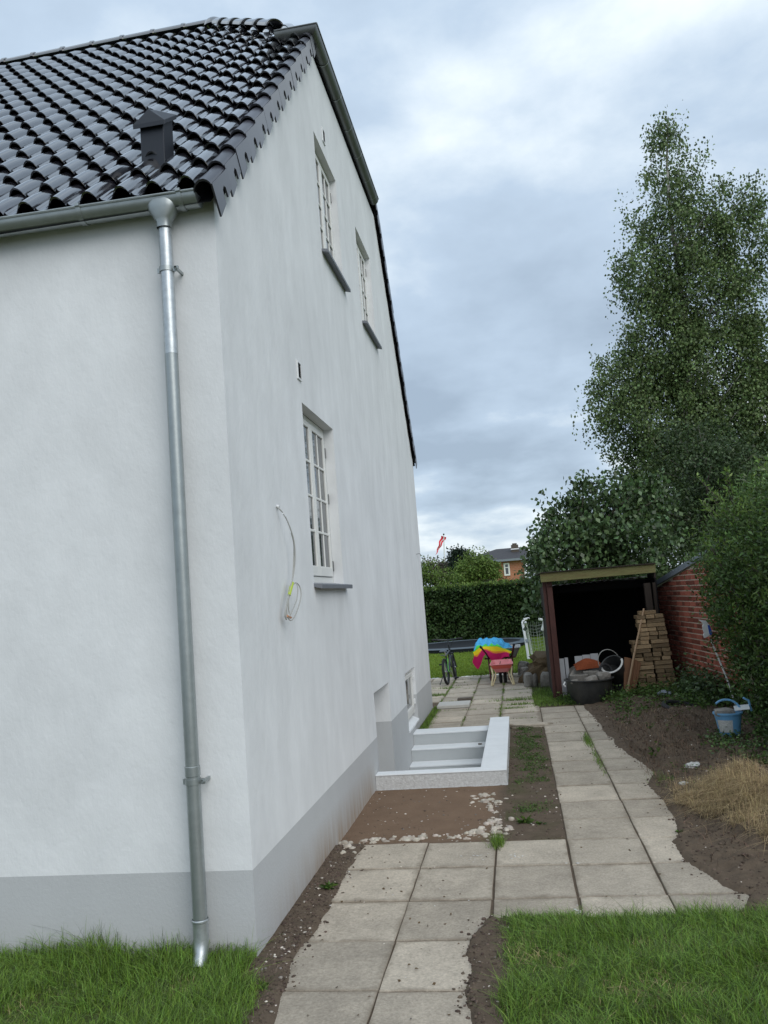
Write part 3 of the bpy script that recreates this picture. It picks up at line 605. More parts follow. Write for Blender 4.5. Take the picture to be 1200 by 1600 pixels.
A2 = Vector((XV+0.02,yhr+0.03,hipz+0.05)); d2 = (B-A2).normalized(); n2_ = (nR+Vector((0.78,0,0.62))).normalized(); x2 = d2.cross(n2_).normalized(); n2_ = x2.cross(d2)
for i in range(int((B-A2).length/0.31)-1): hlink('hip_tile', hme, frame_mat(A2+d2*(0.45+i*0.31), x2, d2, n2_))
mb = MB(); mb.lathe([(0.155,-0.02),(0.15,0.0),(0.135,0.05),(0.10,0.09),(0.05,0.115),(0.001,0.12)], 20, c=(RXE+0.01,RY,RZ+0.0)); hpart(mb, 'ridge_end_cap', 'roof_tile', smooth=True)

# gutters
def gutter_prof(r, t=0.003, n=12):               # half-round with a bead on the outer lip; (side, up)
    o_ = [(r*math.cos(PI+PI*k/n), r*math.sin(PI+PI*k/n)) for k in range(n+1)]; i_ = [((r-t)*math.cos(PI+PI*k/n), (r-t)*math.sin(PI+PI*k/n)) for k in range(n, -1, -1)]
    return o_ + i_
def trough(mb, A, B, r, side, m0=None, m1=None):  # side: unit vector toward the outer lip; m0/m1 mitre shear along the run per unit side
    A, B, side = Vector(A), Vector(B), Vector(side); up = Vector((0,0,1)); d = (B-A).normalized(); pr = gutter_prof(r); k = len(pr)
    vs = [A + side*s_ + up*z + d*((m0 or 0)*s_) for s_, z in pr] + [B + side*s_ + up*z + d*((m1 or 0)*s_) for s_, z in pr]
    mb.add(vs, [(i, (i+1)%k, k+(i+1)%k, k+i) for i in range(k)])
    a = A + side*(r+0.002) + up*0.004 + d*((m0 or 0)*r); b = B + side*(r+0.002) + up*0.004 + d*((m1 or 0)*r); mb.tube([a, b], 0.0075, 8)
GR = 0.066; GY = Y0-0.082; gz0, gz1 = 4.135, 4.118
mb = MB(); trough(mb, (XL,GY,gz0+0.07), (-1.545,GY,gz1), GR, (0,-1,0)); gut = hpart(mb, 'gutter', 'zinc', smooth=True)
mb = MB(); k = 12; c_ = Vector((-1.545,GY,gz1)); mb.poly([c_+Vector((0,GR*math.cos(PI+PI*i/k),GR*math.sin(PI+PI*i/k))) for i in range(k+1)], (0.004,0,0)); hsub(mb, 'end_cap', 'zinc', gut)
def strap(x, z_):
    mb = MB(); k = 12; R_ = GR+0.006; w2 = 0.013
    pts = [(R_*math.cos(PI+PI*i/k), R_*math.sin(PI+PI*i/k)) for i in range(k+1)] + [(R_, 0.02), (-R_, 0.03)]
    ring = [(R_*math.cos(PI+PI*i/k), R_*math.sin(PI+PI*i/k)) for i in range(k+1)]
    ring2 = [((R_-0.006)*math.cos(PI+PI*i/k), (R_-0.006)*math.sin(PI+PI*i/k)) for i in range(k, -1, -1)]
    mb.poly([(x-w2, GY-s_, z_+q) for s_, q in ring+ring2], (2*w2,0,0)); mb.box((x-w2,GY-R_-0.012,z_+0.002),(x+w2,GY-R_+0.006,z_+0.018))
    return mb
for (x, z_) in ((-1.635,gz1+0.001),(-2.235,gz1+0.008),(-2.95,gz1+0.015),(-3.65,gz1+0.02)): hsub(strap(x, z_), 'bracket', 'zinc', gut, smooth=True)
# outlet funnel and downpipe
PX, PY = -1.752, Y0-0.082
mb = MB(); n = 20
rings = [(0.088,0.058,gz1-0.012),(0.088,0.062,gz1-0.035),(0.082,0.060,gz1-0.062),(0.050,0.047,gz1-0.115),(0.0395,0.040,gz1-0.135),(0.0395,0.040,gz1-0.165)]
V_ = [(PX+a_*math.copysign(abs(math.cos(2*PI*k/n))**0.75, math.cos(2*PI*k/n)), PY-0.008+b_*math.copysign(abs(math.sin(2*PI*k/n))**0.75, math.sin(2*PI*k/n)), z) for a_, b_, z in rings for k in range(n)]
mb.add(V_, [(j*n+k, j*n+(k+1)%n, (j+1)*n+(k+1)%n, (j+1)*n+k) for j in range(len(rings)-1) for k in range(n)]); hsub(mb, 'outlet_funnel', 'zinc', gut, smooth=True)
mb = MB(); zt = gz1-0.14
mb.tube([(PX,PY,zt),(PX-0.001,PY,3.2),(PX-0.003,PY+0.001,2.1),(PX-0.002,PY,1.0)], 0.0365, 24); dp = hpart(mb, 'downpipe', 'zinc', smooth=True)
mb = MB(); mb.tube([(PX-0.002,PY,0.985),(PX-0.002,PY,0.20)], 0.0375, 24); mb.lathe([(0.0375,0),(0.0405,0.003),(0.0405,0.05),(0.0375,0.053)], 24, c=(PX-0.002,PY,0.955)); hsub(mb, 'lower_pipe', 'zinc', dp, smooth=True)
mb = MB(); mb.tube([(PX,PY,zt-0.0),(PX,PY,zt-0.75)], 0.0372, 24); hsub(mb, 'upper_sleeve', 'zinc_new', dp, smooth=True)
mb = MB(); mb.tube([(PX-0.002,PY,0.235),(PX-0.002,PY,0.14),(PX-0.001,PY-0.018,0.07),(PX,PY-0.06,0.02)], [0.041,0.039,0.037,0.036], 24); mb.lathe([(0.041,0),(0.045,0.004),(0.045,0.012),(0.041,0.016)], 24, c=(PX-0.002,PY,0.225)); hsub(mb, 'shoe', 'zinc_new', dp, smooth=True)
for zz in (3.70, 0.915):
    mb = MB(); mb.lathe([(0.038,0),(0.042,0),(0.042,0.028),(0.038,0.028)], 24, c=(PX-0.002,PY,zz)); mb.box((PX+0.036,PY-0.01,zz),(PX+0.068,PY+0.004,zz+0.028)); mb.box((PX+0.05,PY+0.004,zz+0.006),(PX+0.062,Y0,zz+0.022)); mb.box((PX-0.055,PY-0.006,zz),(PX-0.04,PY+0.004,zz+0.028))
    mb.lathe([(0.009,0),(0.009,0.012)], 8, c=(0,0,0), M_=Matrix.Translation((PX+0.056,PY-0.010,zz+0.014)) @ Matrix.Rotation(PI/2,4,'X')); hsub(mb, 'pipe_clamp', 'zinc', dp, smooth=True)

# gutter of the half-hip, wrapping round onto the front slope
HX = -1.437; hr = 0.068; hz = 7.285; ya = 7.17; yb = 10.66
mb = MB(); trough(mb, (HX,ya,hz), (HX,yb,hz-0.01), hr, (1,0,0), m0=-1, m1=0); trough(mb, (HX-0.35,ya,hz), (HX,ya,hz), hr, (0,-1,0), m0=0, m1=1)
hg = hpart(mb, 'hip_gutter', 'zinc_dark', smooth=True)
k = 12
mb = MB(); mb.poly([Vector((HX+hr*math.cos(PI+PI*i/k),yb,hz-0.01+hr*math.sin(PI+PI*i/k))) for i in range(k+1)], (0,0.004,0)); mb.poly([Vector((HX-0.35,ya-hr*math.cos(PI+PI*i/k),hz+hr*math.sin(PI+PI*i/k))) for i in range(k+1)], (-0.004,0,0)); hsub(mb, 'end_cap', 'zinc_dark', hg)
for yy in (7.62, 8.22, 8.82, 9.42, 10.02, 10.5):
    mb = MB(); R_ = hr+0.004; ring = [(R_*math.cos(PI+PI*i/k), R_*math.sin(PI+PI*i/k)) for i in range(k+1)]; ring2 = [((R_-0.004)*math.cos(PI+PI*i/k), (R_-0.004)*math.sin(PI+PI*i/k)) for i in range(k, -1, -1)]
    mb.poly([(HX+s_, yy, hz-0.006+q) for s_, q in ring+ring2], (0,0.012,0)); hsub(mb, 'bracket', 'zinc', hg, smooth=True)

# roof ventilation hood
vy0, vy1 = 4.56, 4.715
vl, vr, vlb, vrb = at(219,205,vy0), at(254.5,198,vy0), at(221.5,262,vy0), at(258,252,vy0); vx0, vx1 = (vl.x+vlb.x)/2, (vr.x+vrb.x)/2; dz_ = (vy1-vy0)*SF
mb = MB(); zb_, zt_ = front_z(vy0)-0.05, (vl.z+vr.z)/2+0.03
mb.add([(vx0,vy0,zb_),(vx1,vy0,zb_),(vx1,vy1,zb_+dz_),(vx0,vy1,zb_+dz_),(vx0,vy0,zt_),(vx1,vy0,zt_),(vx1,vy1,zt_+dz_*0.9),(vx0,vy1,zt_+dz_*0.9)], [(0,1,5,4),(1,2,6,5),(2,3,7,6),(3,0,4,7),(4,5,6,7)])
rv = hpart(mb, 'roof_vent', 'vent_black', bevel=0.003)
cl, cn, ca, cr = at(207.5,196,vy0-0.03), at(256.5,186,vy0-0.03), at(233,171.5,vy0), at(277,179,vy1+0.02); h_ = 0.03
x0_, x1_ = cl.x, cn.x; zf = (cl.z+cn.z)/2; zb = cr.z; a_, b_ = vy0-0.03, vy1+0.02; xm = ca.x
mb = MB(); mb.add([(x0_,a_,zf-h_),(x1_,a_,zf-h_),(x1_,b_,zb-h_),(x0_,b_,zb-h_),(x0_,a_,zf),(x1_,a_,zf),(x1_,b_,zb),(x0_,b_,zb),(xm,a_+0.02,ca.z),(xm,b_-0.09,ca.z+0.05)],
    [(3,2,1,0),(0,1,5,4),(1,2,6,5),(2,3,7,6),(3,0,4,7),(4,5,8),(5,6,9,8),(6,7,9),(7,4,8,9)]); hsub(mb, 'vent_hood', 'vent_black', rv, bevel=0.002)
mb = MB(); o_ = 0.075; mb.add([(vx0-0.035,vy0-0.09,front_z(vy0-0.09)+o_),(vx1+0.05,vy0-0.09,front_z(vy0-0.09)+o_),(vx1+0.05,vy1+0.1,front_z(vy1+0.1)+o_),(vx0-0.035,vy1+0.1,front_z(vy1+0.1)+o_)], [(0,1,2,3)]); hsub(mb, 'flashing', 'tile_plain', rv)

# cable loop hanging from the gable
def wp(px, py, off): return atx(px, py, XW+off)
cb_ = thing('hanging_cable', 'grey cable loop bound with yellow-green tape hanging from a hole in the white gable', 'cable', loc=tuple(wp(433,793,0.0)))
CI = Matrix.Translation(-Vector(cb_.location))
def cpart(mb, name, m_, **k): o = mb.build(name, m_, **k); o.parent = cb_; o.matrix_parent_inverse = CI; return o
z5 = lambda a_, b_, off=0.05: wp(425+a_/8, 780+b_/8, off)
def spl(pts, n=6):
    P = [Vector(p) for p in pts]; out_ = []
    for i in range(len(P)-1):
        p0, p1, p2, p3 = P[max(i-1,0)], P[i], P[i+1], P[min(i+2,len(P)-1)]
        for k_ in range(n):
            t = k_/n; out_.append(0.5*((2*p1)+(p2-p0)*t+(2*p0-5*p1+4*p2-p3)*t*t+(3*p1-p0-3*p2+p3)*t**3))
    return out_+[P[-1]]
mb = MB(); r_ = 0.0042
mb.tube(spl([wp(433,793,-0.02), z5(65,100,0.01), z5(150,190,0.04), z5(230,370,0.06), z5(278,550,0.065), z5(288,750,0.06), z5(268,950,0.05), z5(240,1060,0.05), z5(215,1180,0.05), z5(180,1340,0.045), z5(162,1450,0.04), z5(180,1505,0.04)]), r_, 7)
mb.tube(spl([z5(240,420,0.06), z5(272,560,0.055), z5(270,780,0.05), z5(255,1000,0.045), z5(225,1150,0.045), z5(205,1300,0.05), z5(215,1430,0.05)]), r_*0.9, 7)
mb.tube(spl([z5(230,1120,0.05), z5(290,1045,0.055), z5(345,1090,0.07), z5(363,1190,0.08), z5(335,1330,0.08), z5(285,1460,0.07), z5(240,1515,0.06), z5(200,1480,0.05), z5(185,1400,0.045), z5(195,1280,0.045), z5(220,1150,0.045)]), r_, 7)
mb.tube(spl([z5(300,1050,0.06), z5(322,1110,0.075), z5(310,1250,0.08), z5(250,1400,0.07), z5(225,1450,0.06), z5(190,1480,0.05), z5(170,1400,0.04), z5(210,1200,0.04)]), r_*0.9, 7)
cpart(mb, 'cable', 'cable_grey', smooth=True)
mb = MB(); mb.tube([z5(258,1045), z5(235,1110), z5(215,1200)], [0.010,0.0125,0.010], 8); cpart(mb, 'tape_binding', 'tape_green', smooth=True)
mb = MB(); mb.tube([z5(190,1460,0.052), z5(235,1480,0.052)], 0.008, 8); cpart(mb, 'wire_ends', 'copper', smooth=True)
q = wp(433,792,0.0); mb = MB(); mb.lathe([(0.013,0),(0.013,0.012),(0.006,0.014)], 10, M_=Matrix.Translation(q) @ Matrix.Rotation(PI/2,4,'Y')); cpart(mb, 'grommet', 'white_plastic')
q = wp(452,801,0.04); mb = MB(); mb.bar(z5(138,175,0.04), z5(165,215,0.045), 0.010, 0.006); cpart(mb, 'cable_tag', 'white_plastic')
q = wp(650,866,0.0); mb = MB(); mb.tube(spl([q, q+Vector((0.03,0.02,0.004)), q+Vector((0.045,0.10,0.01)), q+Vector((0.05,0.25,-0.01))]), 0.004, 6)
tag(mb.build('bare_wire', 'steel_dark'), 'short dark wire end sticking out of the far edge of the gable', 'wire')

# ================================================================ STAIR WELL
well = thing('basement_stairwell', 'white painted concrete stairwell with low parapet beside the gable', 'stairwell', loc=(-1.0, 9.4, 0))
WI = Matrix.Translation((1.0,-9.4,0))
def wpart(mb, name, m_, **k): o = mb.build(name, m_, **k); o.parent = well; o.matrix_parent_inverse = WI; return o
zt = 0.132; X0, X1, Xi = XW+0.002, -0.238, -0.487; Ya, Yi, Yb = 7.86, 8.015, 11.05
mb = MB(); mb.poly([(X0,Ya,zt-0.012),(X1,Ya,zt-0.012),(X1,Yb,zt-0.012),(Xi,Yb,zt-0.012),(Xi,Yi,zt-0.012),(X0,Yi,zt-0.012)], (0,0,0.012)); wpart(mb, 'parapet_top', 'well_paint', bevel=0.003)
mb = MB(); mb.box((X0+0.001,Ya+0.006,-1.5),(X1-0.004,Yi-0.004,zt-0.012)); mb.box((Xi+0.004,Yi-0.004,-1.5),(X1-0.004,Yb-0.004,zt-0.012)); wpart(mb, 'parapet_wall', 'well_raw')
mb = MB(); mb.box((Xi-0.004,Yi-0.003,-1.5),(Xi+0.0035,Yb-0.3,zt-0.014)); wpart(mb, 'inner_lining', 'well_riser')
tr = [(10.72,11.05,0.03),(10.44,10.72,-0.118),(10.16,10.44,-0.268),(9.88,10.16,-0.42),(9.6,9.88,-0.57),(9.32,9.6,-0.72),(9.04,9.32,-0.87)]
for i, (a_, b_, z) in enumerate(tr):
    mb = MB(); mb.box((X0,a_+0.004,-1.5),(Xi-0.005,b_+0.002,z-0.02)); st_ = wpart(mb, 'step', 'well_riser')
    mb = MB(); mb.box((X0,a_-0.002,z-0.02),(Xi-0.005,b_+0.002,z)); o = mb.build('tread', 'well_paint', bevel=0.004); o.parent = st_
mb = MB(); mb.box((X0-0.4,Yi,-1.55),(Xi,9.1,-1.5)); wpart(mb, 'well_floor', 'well_riser')
q = atz(750,1163.5,-0.118); tag(link('stone_chip', rock_mesh('stone_chip', 0.02, 'grey_stone', 3, 1, (1.3,0.8,0.6)), None, (q.x,q.y,-0.11)), 'small dark stone lying on the second white stair tread', 'stone')

# ================================================================ GROUND
def pn(x, y, s=1.0, o=0.0): return mnoise.noise(Vector((x*s+o, y*s-o, o*0.7)))
RC = [(4.5,0.95),(5.0,1.12),(5.06,1.05),(5.5,0.93),(6.0,0.90),(6.1,0.97),(6.5,1.02),(7.1,1.03),(7.6,0.99),(8.05,1.12),(8.6,1.06),(9.3,0.95),(9.8,0.95),(10.8,0.91),(11.4,0.90),(12.1,0.86),(12.7,0.85)]
def lerp_t(T_, y):
    if y <= T_[0][0]: return T_[0][1]
    for (a_, b_), (c_, d_) in zip(T_, T_[1:]):
        if y <= c_: return b_+(d_-b_)*(y-a_)/(c_-a_)
    return T_[-1][1]
def sst(a_, b_, t): t = min(1, max(0, (t-a_)/(b_-a_))); return t*t*(3-2*t)
LC = [(3.3,-0.33),(3.6,-0.345),(3.9,-0.395),(4.1,-0.37),(4.29,-0.405),(4.45,-0.40),(4.6,-0.35),(4.75,-0.31),(4.95,-0.30)]   # soil tongue over the near path
def lawn_r(x, y):   # signed distance-like, >0 inside the near right lawn
    e = min(4.66+0.05*pn(x,y,3,5)+0.03*pn(x,y,11,2)-y, x+0.20-0.06*pn(x,y,3.3,9)-max(0,(y-4.3))*0.15)
    return e
def lawn_l(x, y): return min(Y0+0.02-y+ (0.0 if x < XW else -1), XW+0.03-x) if y > 3.95 else min(Y0-y, -1.40+0.10*pn(x,y,4,3)-x+(3.95-y)*0.15)
def height(x, y):
    n1_ = pn(x,y,9,1); n2_ = pn(x,y,28,4); n3_ = pn(x,y,2.2,8); h = -0.011 + 0.006*n1_ + 0.003*n2_
    if y < 17.9:
        # right bed rises over the slab edges and climbs to the hedge
        e = x - (lerp_t(RC, y) + 0.034*pn(x,y,3.1,3) + 0.010*pn(x,y,19,6) + 0.012*pn(x,y,41,2))
        if y > 4.3: h = max(h, -0.011 + 0.032*sst(-0.035,0.03,e) + 0.020*n1_*sst(0,0.1,e)+0.013*n2_*sst(0,0.1,e) + (0.10*sst(0.05,1.3,e) + 0.05*abs(n3_)*sst(0.1,0.5,e)))
        if e > 0.1:
            for (cx, cy, sx, sy, hh) in ((1.45,9.2,0.40,0.9,0.13),(1.66,6.65,0.30,0.8,0.19),(1.7,10.2,0.5,0.5,0.10),(1.75,7.9,0.3,0.5,0.08)):
                h += hh*math.exp(-((x-cx)/sx)**2-((y-cy)/sy)**2)*(1+0.25*n1_+0.35*pn(x,y,4,6))
            h += (0.028*pn(x,y,12,12)+0.014*pn(x,y,25,5))*sst(0.08,0.35,e)
        # tongue of soil on the near path
        if y < 4.85 and x > -0.6:
            e = x - (lerp_t(LC, y) + 0.02*pn(x,y,9,3)); lim = 4.70-y+0.03*pn(x,y,8,1)
            k = min(sst(-0.02,0.025,e), sst(-0.03,0.03,lim + (0.02 if x < -0.27 else 0))); h = max(h, -0.011+0.034*k+0.004*n1_*k)
        # soil along the house wall and over the near path's left edge
        if x < -1.15:
            e = (-1.285 + 0.03*pn(x,y,5,7) + max(0, 4.2-y)*0.13) - x; h = max(h, -0.011+0.030*sst(-0.02,0.02,e)+0.005*n1_*sst(0,0.05,e)) if y < 6.1 else h
        if 6.14 < y < 7.86 and x < -0.2: h = max(h, -0.006+0.006*n3_+0.003*n1_+0.0015*n2_)
        if 6.14 < y < 11.2 and -0.25 < x < 0.19: h = max(h, -0.010+0.010*n3_+0.005*n1_+0.003*n2_)
        if 12.7 < y and x > 0.15: h = max(h, 0.0+0.01*n1_)
    lr = lawn_r(x,y); ll = lawn_l(x,y)
    if lr > -0.05 and y < 6: h = max(h, -0.011+0.045*sst(-0.05,0.06,lr)+0.006*n3_)
    if ll > -0.05 and y < 5: h = max(h, -0.011+0.04*sst(-0.05,0.06,ll)+0.01*n3_)
    return h
def zone(x, y):
    r = 0.0; g_ = 0.0; b_ = 0.0
    if 6.05 < y < 7.9 and x < -0.2: r = sst(6.08,6.25,y)*sst(-0.25,-0.45,x+0.08*pn(x,y,5,2))
    if lawn_r(x,y) > -0.03 and y < 6: g_ = sst(-0.03,0.04,lawn_r(x,y))
    if lawn_l(x,y) > -0.03 and y < 5: g_ = sst(-0.03,0.04,lawn_l(x,y))
    if -0.25 < x < 0.19 and 6.1 < y < 11.2: g_ = max(g_, 0.55*sst(-0.1,0.4,pn(x,y,4,15)))
    if y > 12.7 and x > 0.1: g_ = 0.8
    return (r, g_, b_, 1)
def grid_mesh(name, xs, ys, hf, zf):
    V_ = [(x, y, hf(x,y)) for y in ys for x in xs]; nx = len(xs); ny = len(ys)
    F_ = [(j*nx+i, j*nx+i+1, (j+1)*nx+i+1, (j+1)*nx+i) for j in range(ny-1) for i in range(nx-1)]
    me = bpy.data.meshes.new(name); me.from_pydata(V_, [], F_); me.materials.append(MATS['earth'])
    ca = me.color_attributes.new('zone', 'FLOAT_COLOR', 'POINT'); ca.data.foreach_set('color', np.array([zf(v_[0],v_[1]) for v_ in V_], dtype=np.float32).ravel())
    me.polygons.foreach_set('use_smooth', [True]*len(me.polygons)); me.update(); return me
# near ground in three strips, with the stair well and house footprint left open
gx = lambda a_, b_, s_: list(np.linspace(a_, b_, max(2, int(round((b_-a_)/s_))+1)))
near = thing('ground', 'bare brown earth around the paving and along the house', None, loc=(0,6,0)); near['kind'] = 'structure'
def gpatch(xs, ys):
    o = link('earth_patch', grid_mesh('earth_patch', xs, ys, height, zone)); o.parent = near; o.matrix_parent_inverse = Matrix.Translation((0,-6,0)); return o
gpatch(gx(-3.6,-1.487,0.03), gx(2.6,4.241,0.03)); gpatch(gx(-1.487,3.4,0.022), gx(2.6,4.75,0.022)); gpatch(gx(-1.487,-0.238,0.022), gx(4.75,7.862,0.022))
gpatch(gx(-0.238,3.4,0.024), gx(4.75,11.05,0.024)); gpatch(gx(-1.487,3.4,0.035), gx(11.05,13.3,0.035)); gpatch(gx(-4.5,3.4,0.06), gx(13.3,17.9,0.06))
mb = MB()
for (x0_,y0_,x1_,y1_) in ((-40,-30,40,2.6),(-40,2.6,-3.6,17.9),(3.4,2.6,40,17.9),(-40,17.9,40,160),(-400,160,400,900),(-400,-30,-40,160),(40,-30,400,160)):
    mb.add([(x0_,y0_,0.0),(x1_,y0_,0.0),(x1_,y1_,0.0),(x0_,y1_,0.0)], [(0,1,2,3)])
me = mb.mesh('lawn', 'earth'); ca = me.color_attributes.new('zone', 'FLOAT_COLOR', 'POINT'); ca.data.foreach_set('color', np.array([(0,1,1,1) if v_.co.y > 17.8 else (0,1,0,1) for v_ in me.vertices], dtype=np.float32).ravel())
tag(link('lawn', me), 'mown lawn reaching from the paving to the far hedge', None, kind='structure')

# paving slabs ------------------------------------------------
pav = thing('paving', 'path of square concrete slabs running past the house', None, loc=(0,8,0)); pav['kind'] = 'structure'
PI_ = Matrix.Translation((0,-8,0)); slab_cache = {}
def slab(x0_, x1_, y0_, y1_, dz=0.0, m_='slab'):
    w_, l_ = round(x1_-x0_-0.007, 3), round(y1_-y0_-0.017, 3); var_ = random.randint(0,3); key = (w_, l_, m_, var_)
    if key not in slab_cache:
        rr = random.Random(var_*7+int(w_*1000)); mb = MB(); n = 3; per = []
        cs = [(-w_/2,-l_/2),(w_/2,-l_/2),(w_/2,l_/2),(-w_/2,l_/2)]
        for i in range(4):
            a_, b_ = cs[i], cs[(i+1)%4]
            for k in range(n):
                t = k/n; c = 0.012 if k == 0 else 0; jx = rr.uniform(-0.0025,0.0025); jy = rr.uniform(-0.0025,0.0025)
                per.append((a_[0]+(b_[0]-a_[0])*t*1+jx, a_[1]+(b_[1]-a_[1])*t+jy))
        k = len(per); top = [(x*0.988, y*0.988, 0) for x, y in per]; mid = [(x, y, -0.005) for x, y in per]; bot = [(x, y, -0.05) for x, y in per]
        mb.add(top+mid+bot, [tuple(range(k))] + [(i+k, (i+1)%k+k, (i+1)%k, i) for i in range(k)] + [(i+2*k, (i+1)%k+2*k, (i+1)%k+k, i+k) for i in range(k)])
        slab_cache[key] = mb.mesh('paving_slab', m_)
    o = bpy.data.objects.new('paving_slab', slab_cache[key]); COL.objects.link(o); o.parent = pav; o.matrix_parent_inverse = PI_
    o.location = ((x0_+x1_)/2+random.gauss(0,0.0012), (y0_+y1_)/2+random.gauss(0,0.0012), dz+random.gauss(0,0.0018)); o.rotation_euler = (random.gauss(0,0.003), random.gauss(0,0.003), random.gauss(0,0.003)+(PI if random.random()<0.5 else 0)); return o
LR = [2.27,2.815,3.36,3.91,4.457,5.01,5.593,6.135]; LXs = [-1.305,-0.80,-0.305]
for i in range(len(LR)-1):
    for j in range(2): slab(LXs[j], LXs[j+1], LR[i], LR[i+1])
RRr = [4.457,5.025,5.573,6.110,6.618,7.138,7.69,8.235,8.765,9.27,9.82,10.42,10.97,11.50,12.04,12.62]
for i in range(len(RRr)-1):
    slab(0.195, 0.692, RRr[i], RRr[i+1]); slab(0.695, 1.19, RRr[i], RRr[i+1])
for i in range(4, 7): slab(-0.297, 0.187, [0,0,0,0,4.457,5.018,5.583][i], [0,0,0,0,5.018,5.583,6.115][i])
slab(1.20, 1.69, 4.457, 5.025)
FR = [11.12]+[11.12+0.555*i for i in range(1,13)]; FXs = [-2.40,-1.90,-1.405,-0.895,-0.385,0.125]
for i in range(12):
    y0_, y1_ = FR[i], FR[i+1]
    for j in range(5):
        x0_, x1_ = FXs[j], FXs[j+1]
        if x0_ < -1.41 and y0_ < 13.35: continue
        if j == 2 and y0_ < 13.3: x0_ = -1.37
        if j == 4 and y0_ < 12.5: x1_ = 0.190
        slab(x0_+0.001, x1_-0.001, y0_, y1_)
mb = MB(); mb.box((-1.395,13.02,0.003),(-0.885,13.50,0.052)); tag(mb.build('loose_slab', 'pale_concrete', bevel=0.006), 'pale loose concrete slab lying flat on the paving near the house corner', 'slab')
mb = MB(); mb.box((-1.12,13.72,0.003),(-0.88,13.86,0.06)); tag(mb.build('loose_brick', 'bark', bevel=0.006), 'dark brown brick lying behind the pale loose slab', 'brick')
q = bpy.data.objects['loose_brick']; 
me = rock_mesh('broken_slab', 0.2, 'slab', 5, 2, (1.5,0.45,0.2), 0.3); o = link('broken_slab', me, None, (0.03,11.02,0.0)); o.rotation_euler = (0,0.05,0.25)
tag(o, 'broken piece of slab at the end of the parapet strip', 'slab')

# ================================================================ SHED
shed = thing('open_shed', 'open-fronted dark timber shed with mossy green fascia board', 'shed', loc=(1.3,13.3,0)); SI = Matrix.Translation((-1.3,-13.3,0))
def spart(mb, name, m_, par=None, **k):
    o = mb.build(name, m_, **k)
    if par is None: o.parent = shed; o.matrix_parent_inverse = SI
    else: o.parent = par
    return o
mb = MB(); mb.box((0.43,13.30,-0.05),(0.485,13.42,1.86)); spart(mb, 'post', 'wood_maroon', bevel=0.004)
mb = MB(); mb.box((0.488,13.27,-0.05),(0.575,13.36,1.86)); spart(mb, 'post', 'wood_maroon', bevel=0.004)
mb = MB(); mb.bar((2.045,13.32,-0.05),(2.03,13.32,1.72),0.10,0.10,up=(0,1,0)); spart(mb, 'post', 'wood_dark', bevel=0.004)
mb = MB(); mb.bar((2.13,13.36,-0.05),(2.14,13.36,1.72),0.05,0.08,up=(0,1,0)); spart(mb, 'post', 'wood_dark', bevel=0.004)
mb = MB(); mb.poly([(0.405,13.18,1.858),(2.165,13.18,1.872),(2.172,13.18,2.005),(0.40,13.18,1.998)], (0,0.025,0)); spart(mb, 'fascia_board', 'wood_green', bevel=0.003)
mb = MB(); mb.poly([(0.40,13.145,2.001),(2.18,13.145,2.008),(2.18,13.145,2.022),(0.40,13.145,2.015)], (0,2.4,0)); spart(mb, 'roof_sheet', 'wood_dark')
mb = MB(); mb.box((2.14,13.21,1.79),(2.165,13.9,1.87)); spart(mb, 'rafter', 'wood_dark')
mb = MB(); n = 40
V_ = [(0.5+1.55*i/n, yy, 1.79+0.03*i/n+0.010*math.sin(i*2.1)) for yy in (13.24, 15.3) for i in range(n+1)]; mb.add(V_, [(i,i+1,n+2+i,n+1+i) for i in range(n)]); spart(mb, 'corrugated_sheet', 'fibre_light', smooth=True)
mb = MB(); mb.box((0.58,13.75,1.66),(2.10,13.81,1.765)); spart(mb, 'header_beam', 'deck_and_shade')
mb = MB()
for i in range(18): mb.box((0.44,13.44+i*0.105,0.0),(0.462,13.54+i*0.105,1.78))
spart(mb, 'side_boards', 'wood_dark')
mb = MB(); mb.box((0.44,15.35,0),(2.25,15.39,1.8)); mb.box((2.17,13.4,0),(2.195,15.35,1.8)); mb.box((0.465,13.35,1.775),(2.17,15.35,1.782)); spart(mb, 'shaded_inner_wall', 'deck_and_shade')  # walls and ceiling near-black: the shed's inner shade is in their colour
mb = MB(); mb.box((0.46,13.35,-0.01),(2.17,15.35,0.015)); spart(mb, 'shaded_earth_floor', 'deck_and_shade')  # earth floor coloured near-black, with the shed's shade painted in

# objects in and before the shed
def lathe_obj(name, prof_, m_, n=28, loc=(0,0,0), rot=None, parent=None, smooth=True):
    mb = MB(); mb.lathe(prof_, n); o = mb.build(name, m_, parent, smooth=smooth); o.location = loc
    if rot: o.rotation_euler = rot
    return o
tub = lathe_obj('mixing_tub', [(0.001,0.0),(0.262,0.0),(0.275,0.012),(0.345,0.335),(0.372,0.345),(0.374,0.36),(0.350,0.362),(0.335,0.345),(0.262,0.03),(0.001,0.025)], 'black_plastic', 36, (0.965,12.86,0.0))
tag(tub, 'large round black mortar tub filled with rubble in front of the shed', 'tub')
mb = MB(); mb.tube([(-0.36,-0.12,0.34),(-0.385,-0.125,0.30),(-0.36,-0.12,0.27)], 0.012, 8); o = mb.build('handle', 'white_plastic', tub)
def rockobj(name, r, m_, seed, loc, sq, label, cat='stone', rot=(0,0,0), group=None):
    o = link(name, rock_mesh(name, r, m_, seed, 2, sq), None, loc); o.rotation_euler = rot; tag(o, label, cat, group); return o
lathe_obj('concrete_ring', [(0.10,0),(0.135,0.0),(0.14,0.12),(0.095,0.125),(0.08,0.06),(0.08,0.02),(0.10,0)], 'grey_stone', 22, (0.82,12.83,0.30))
tag(bpy.data.objects['concrete_ring'], 'short grey concrete pipe piece on top of the tub, left side', 'pipe piece')
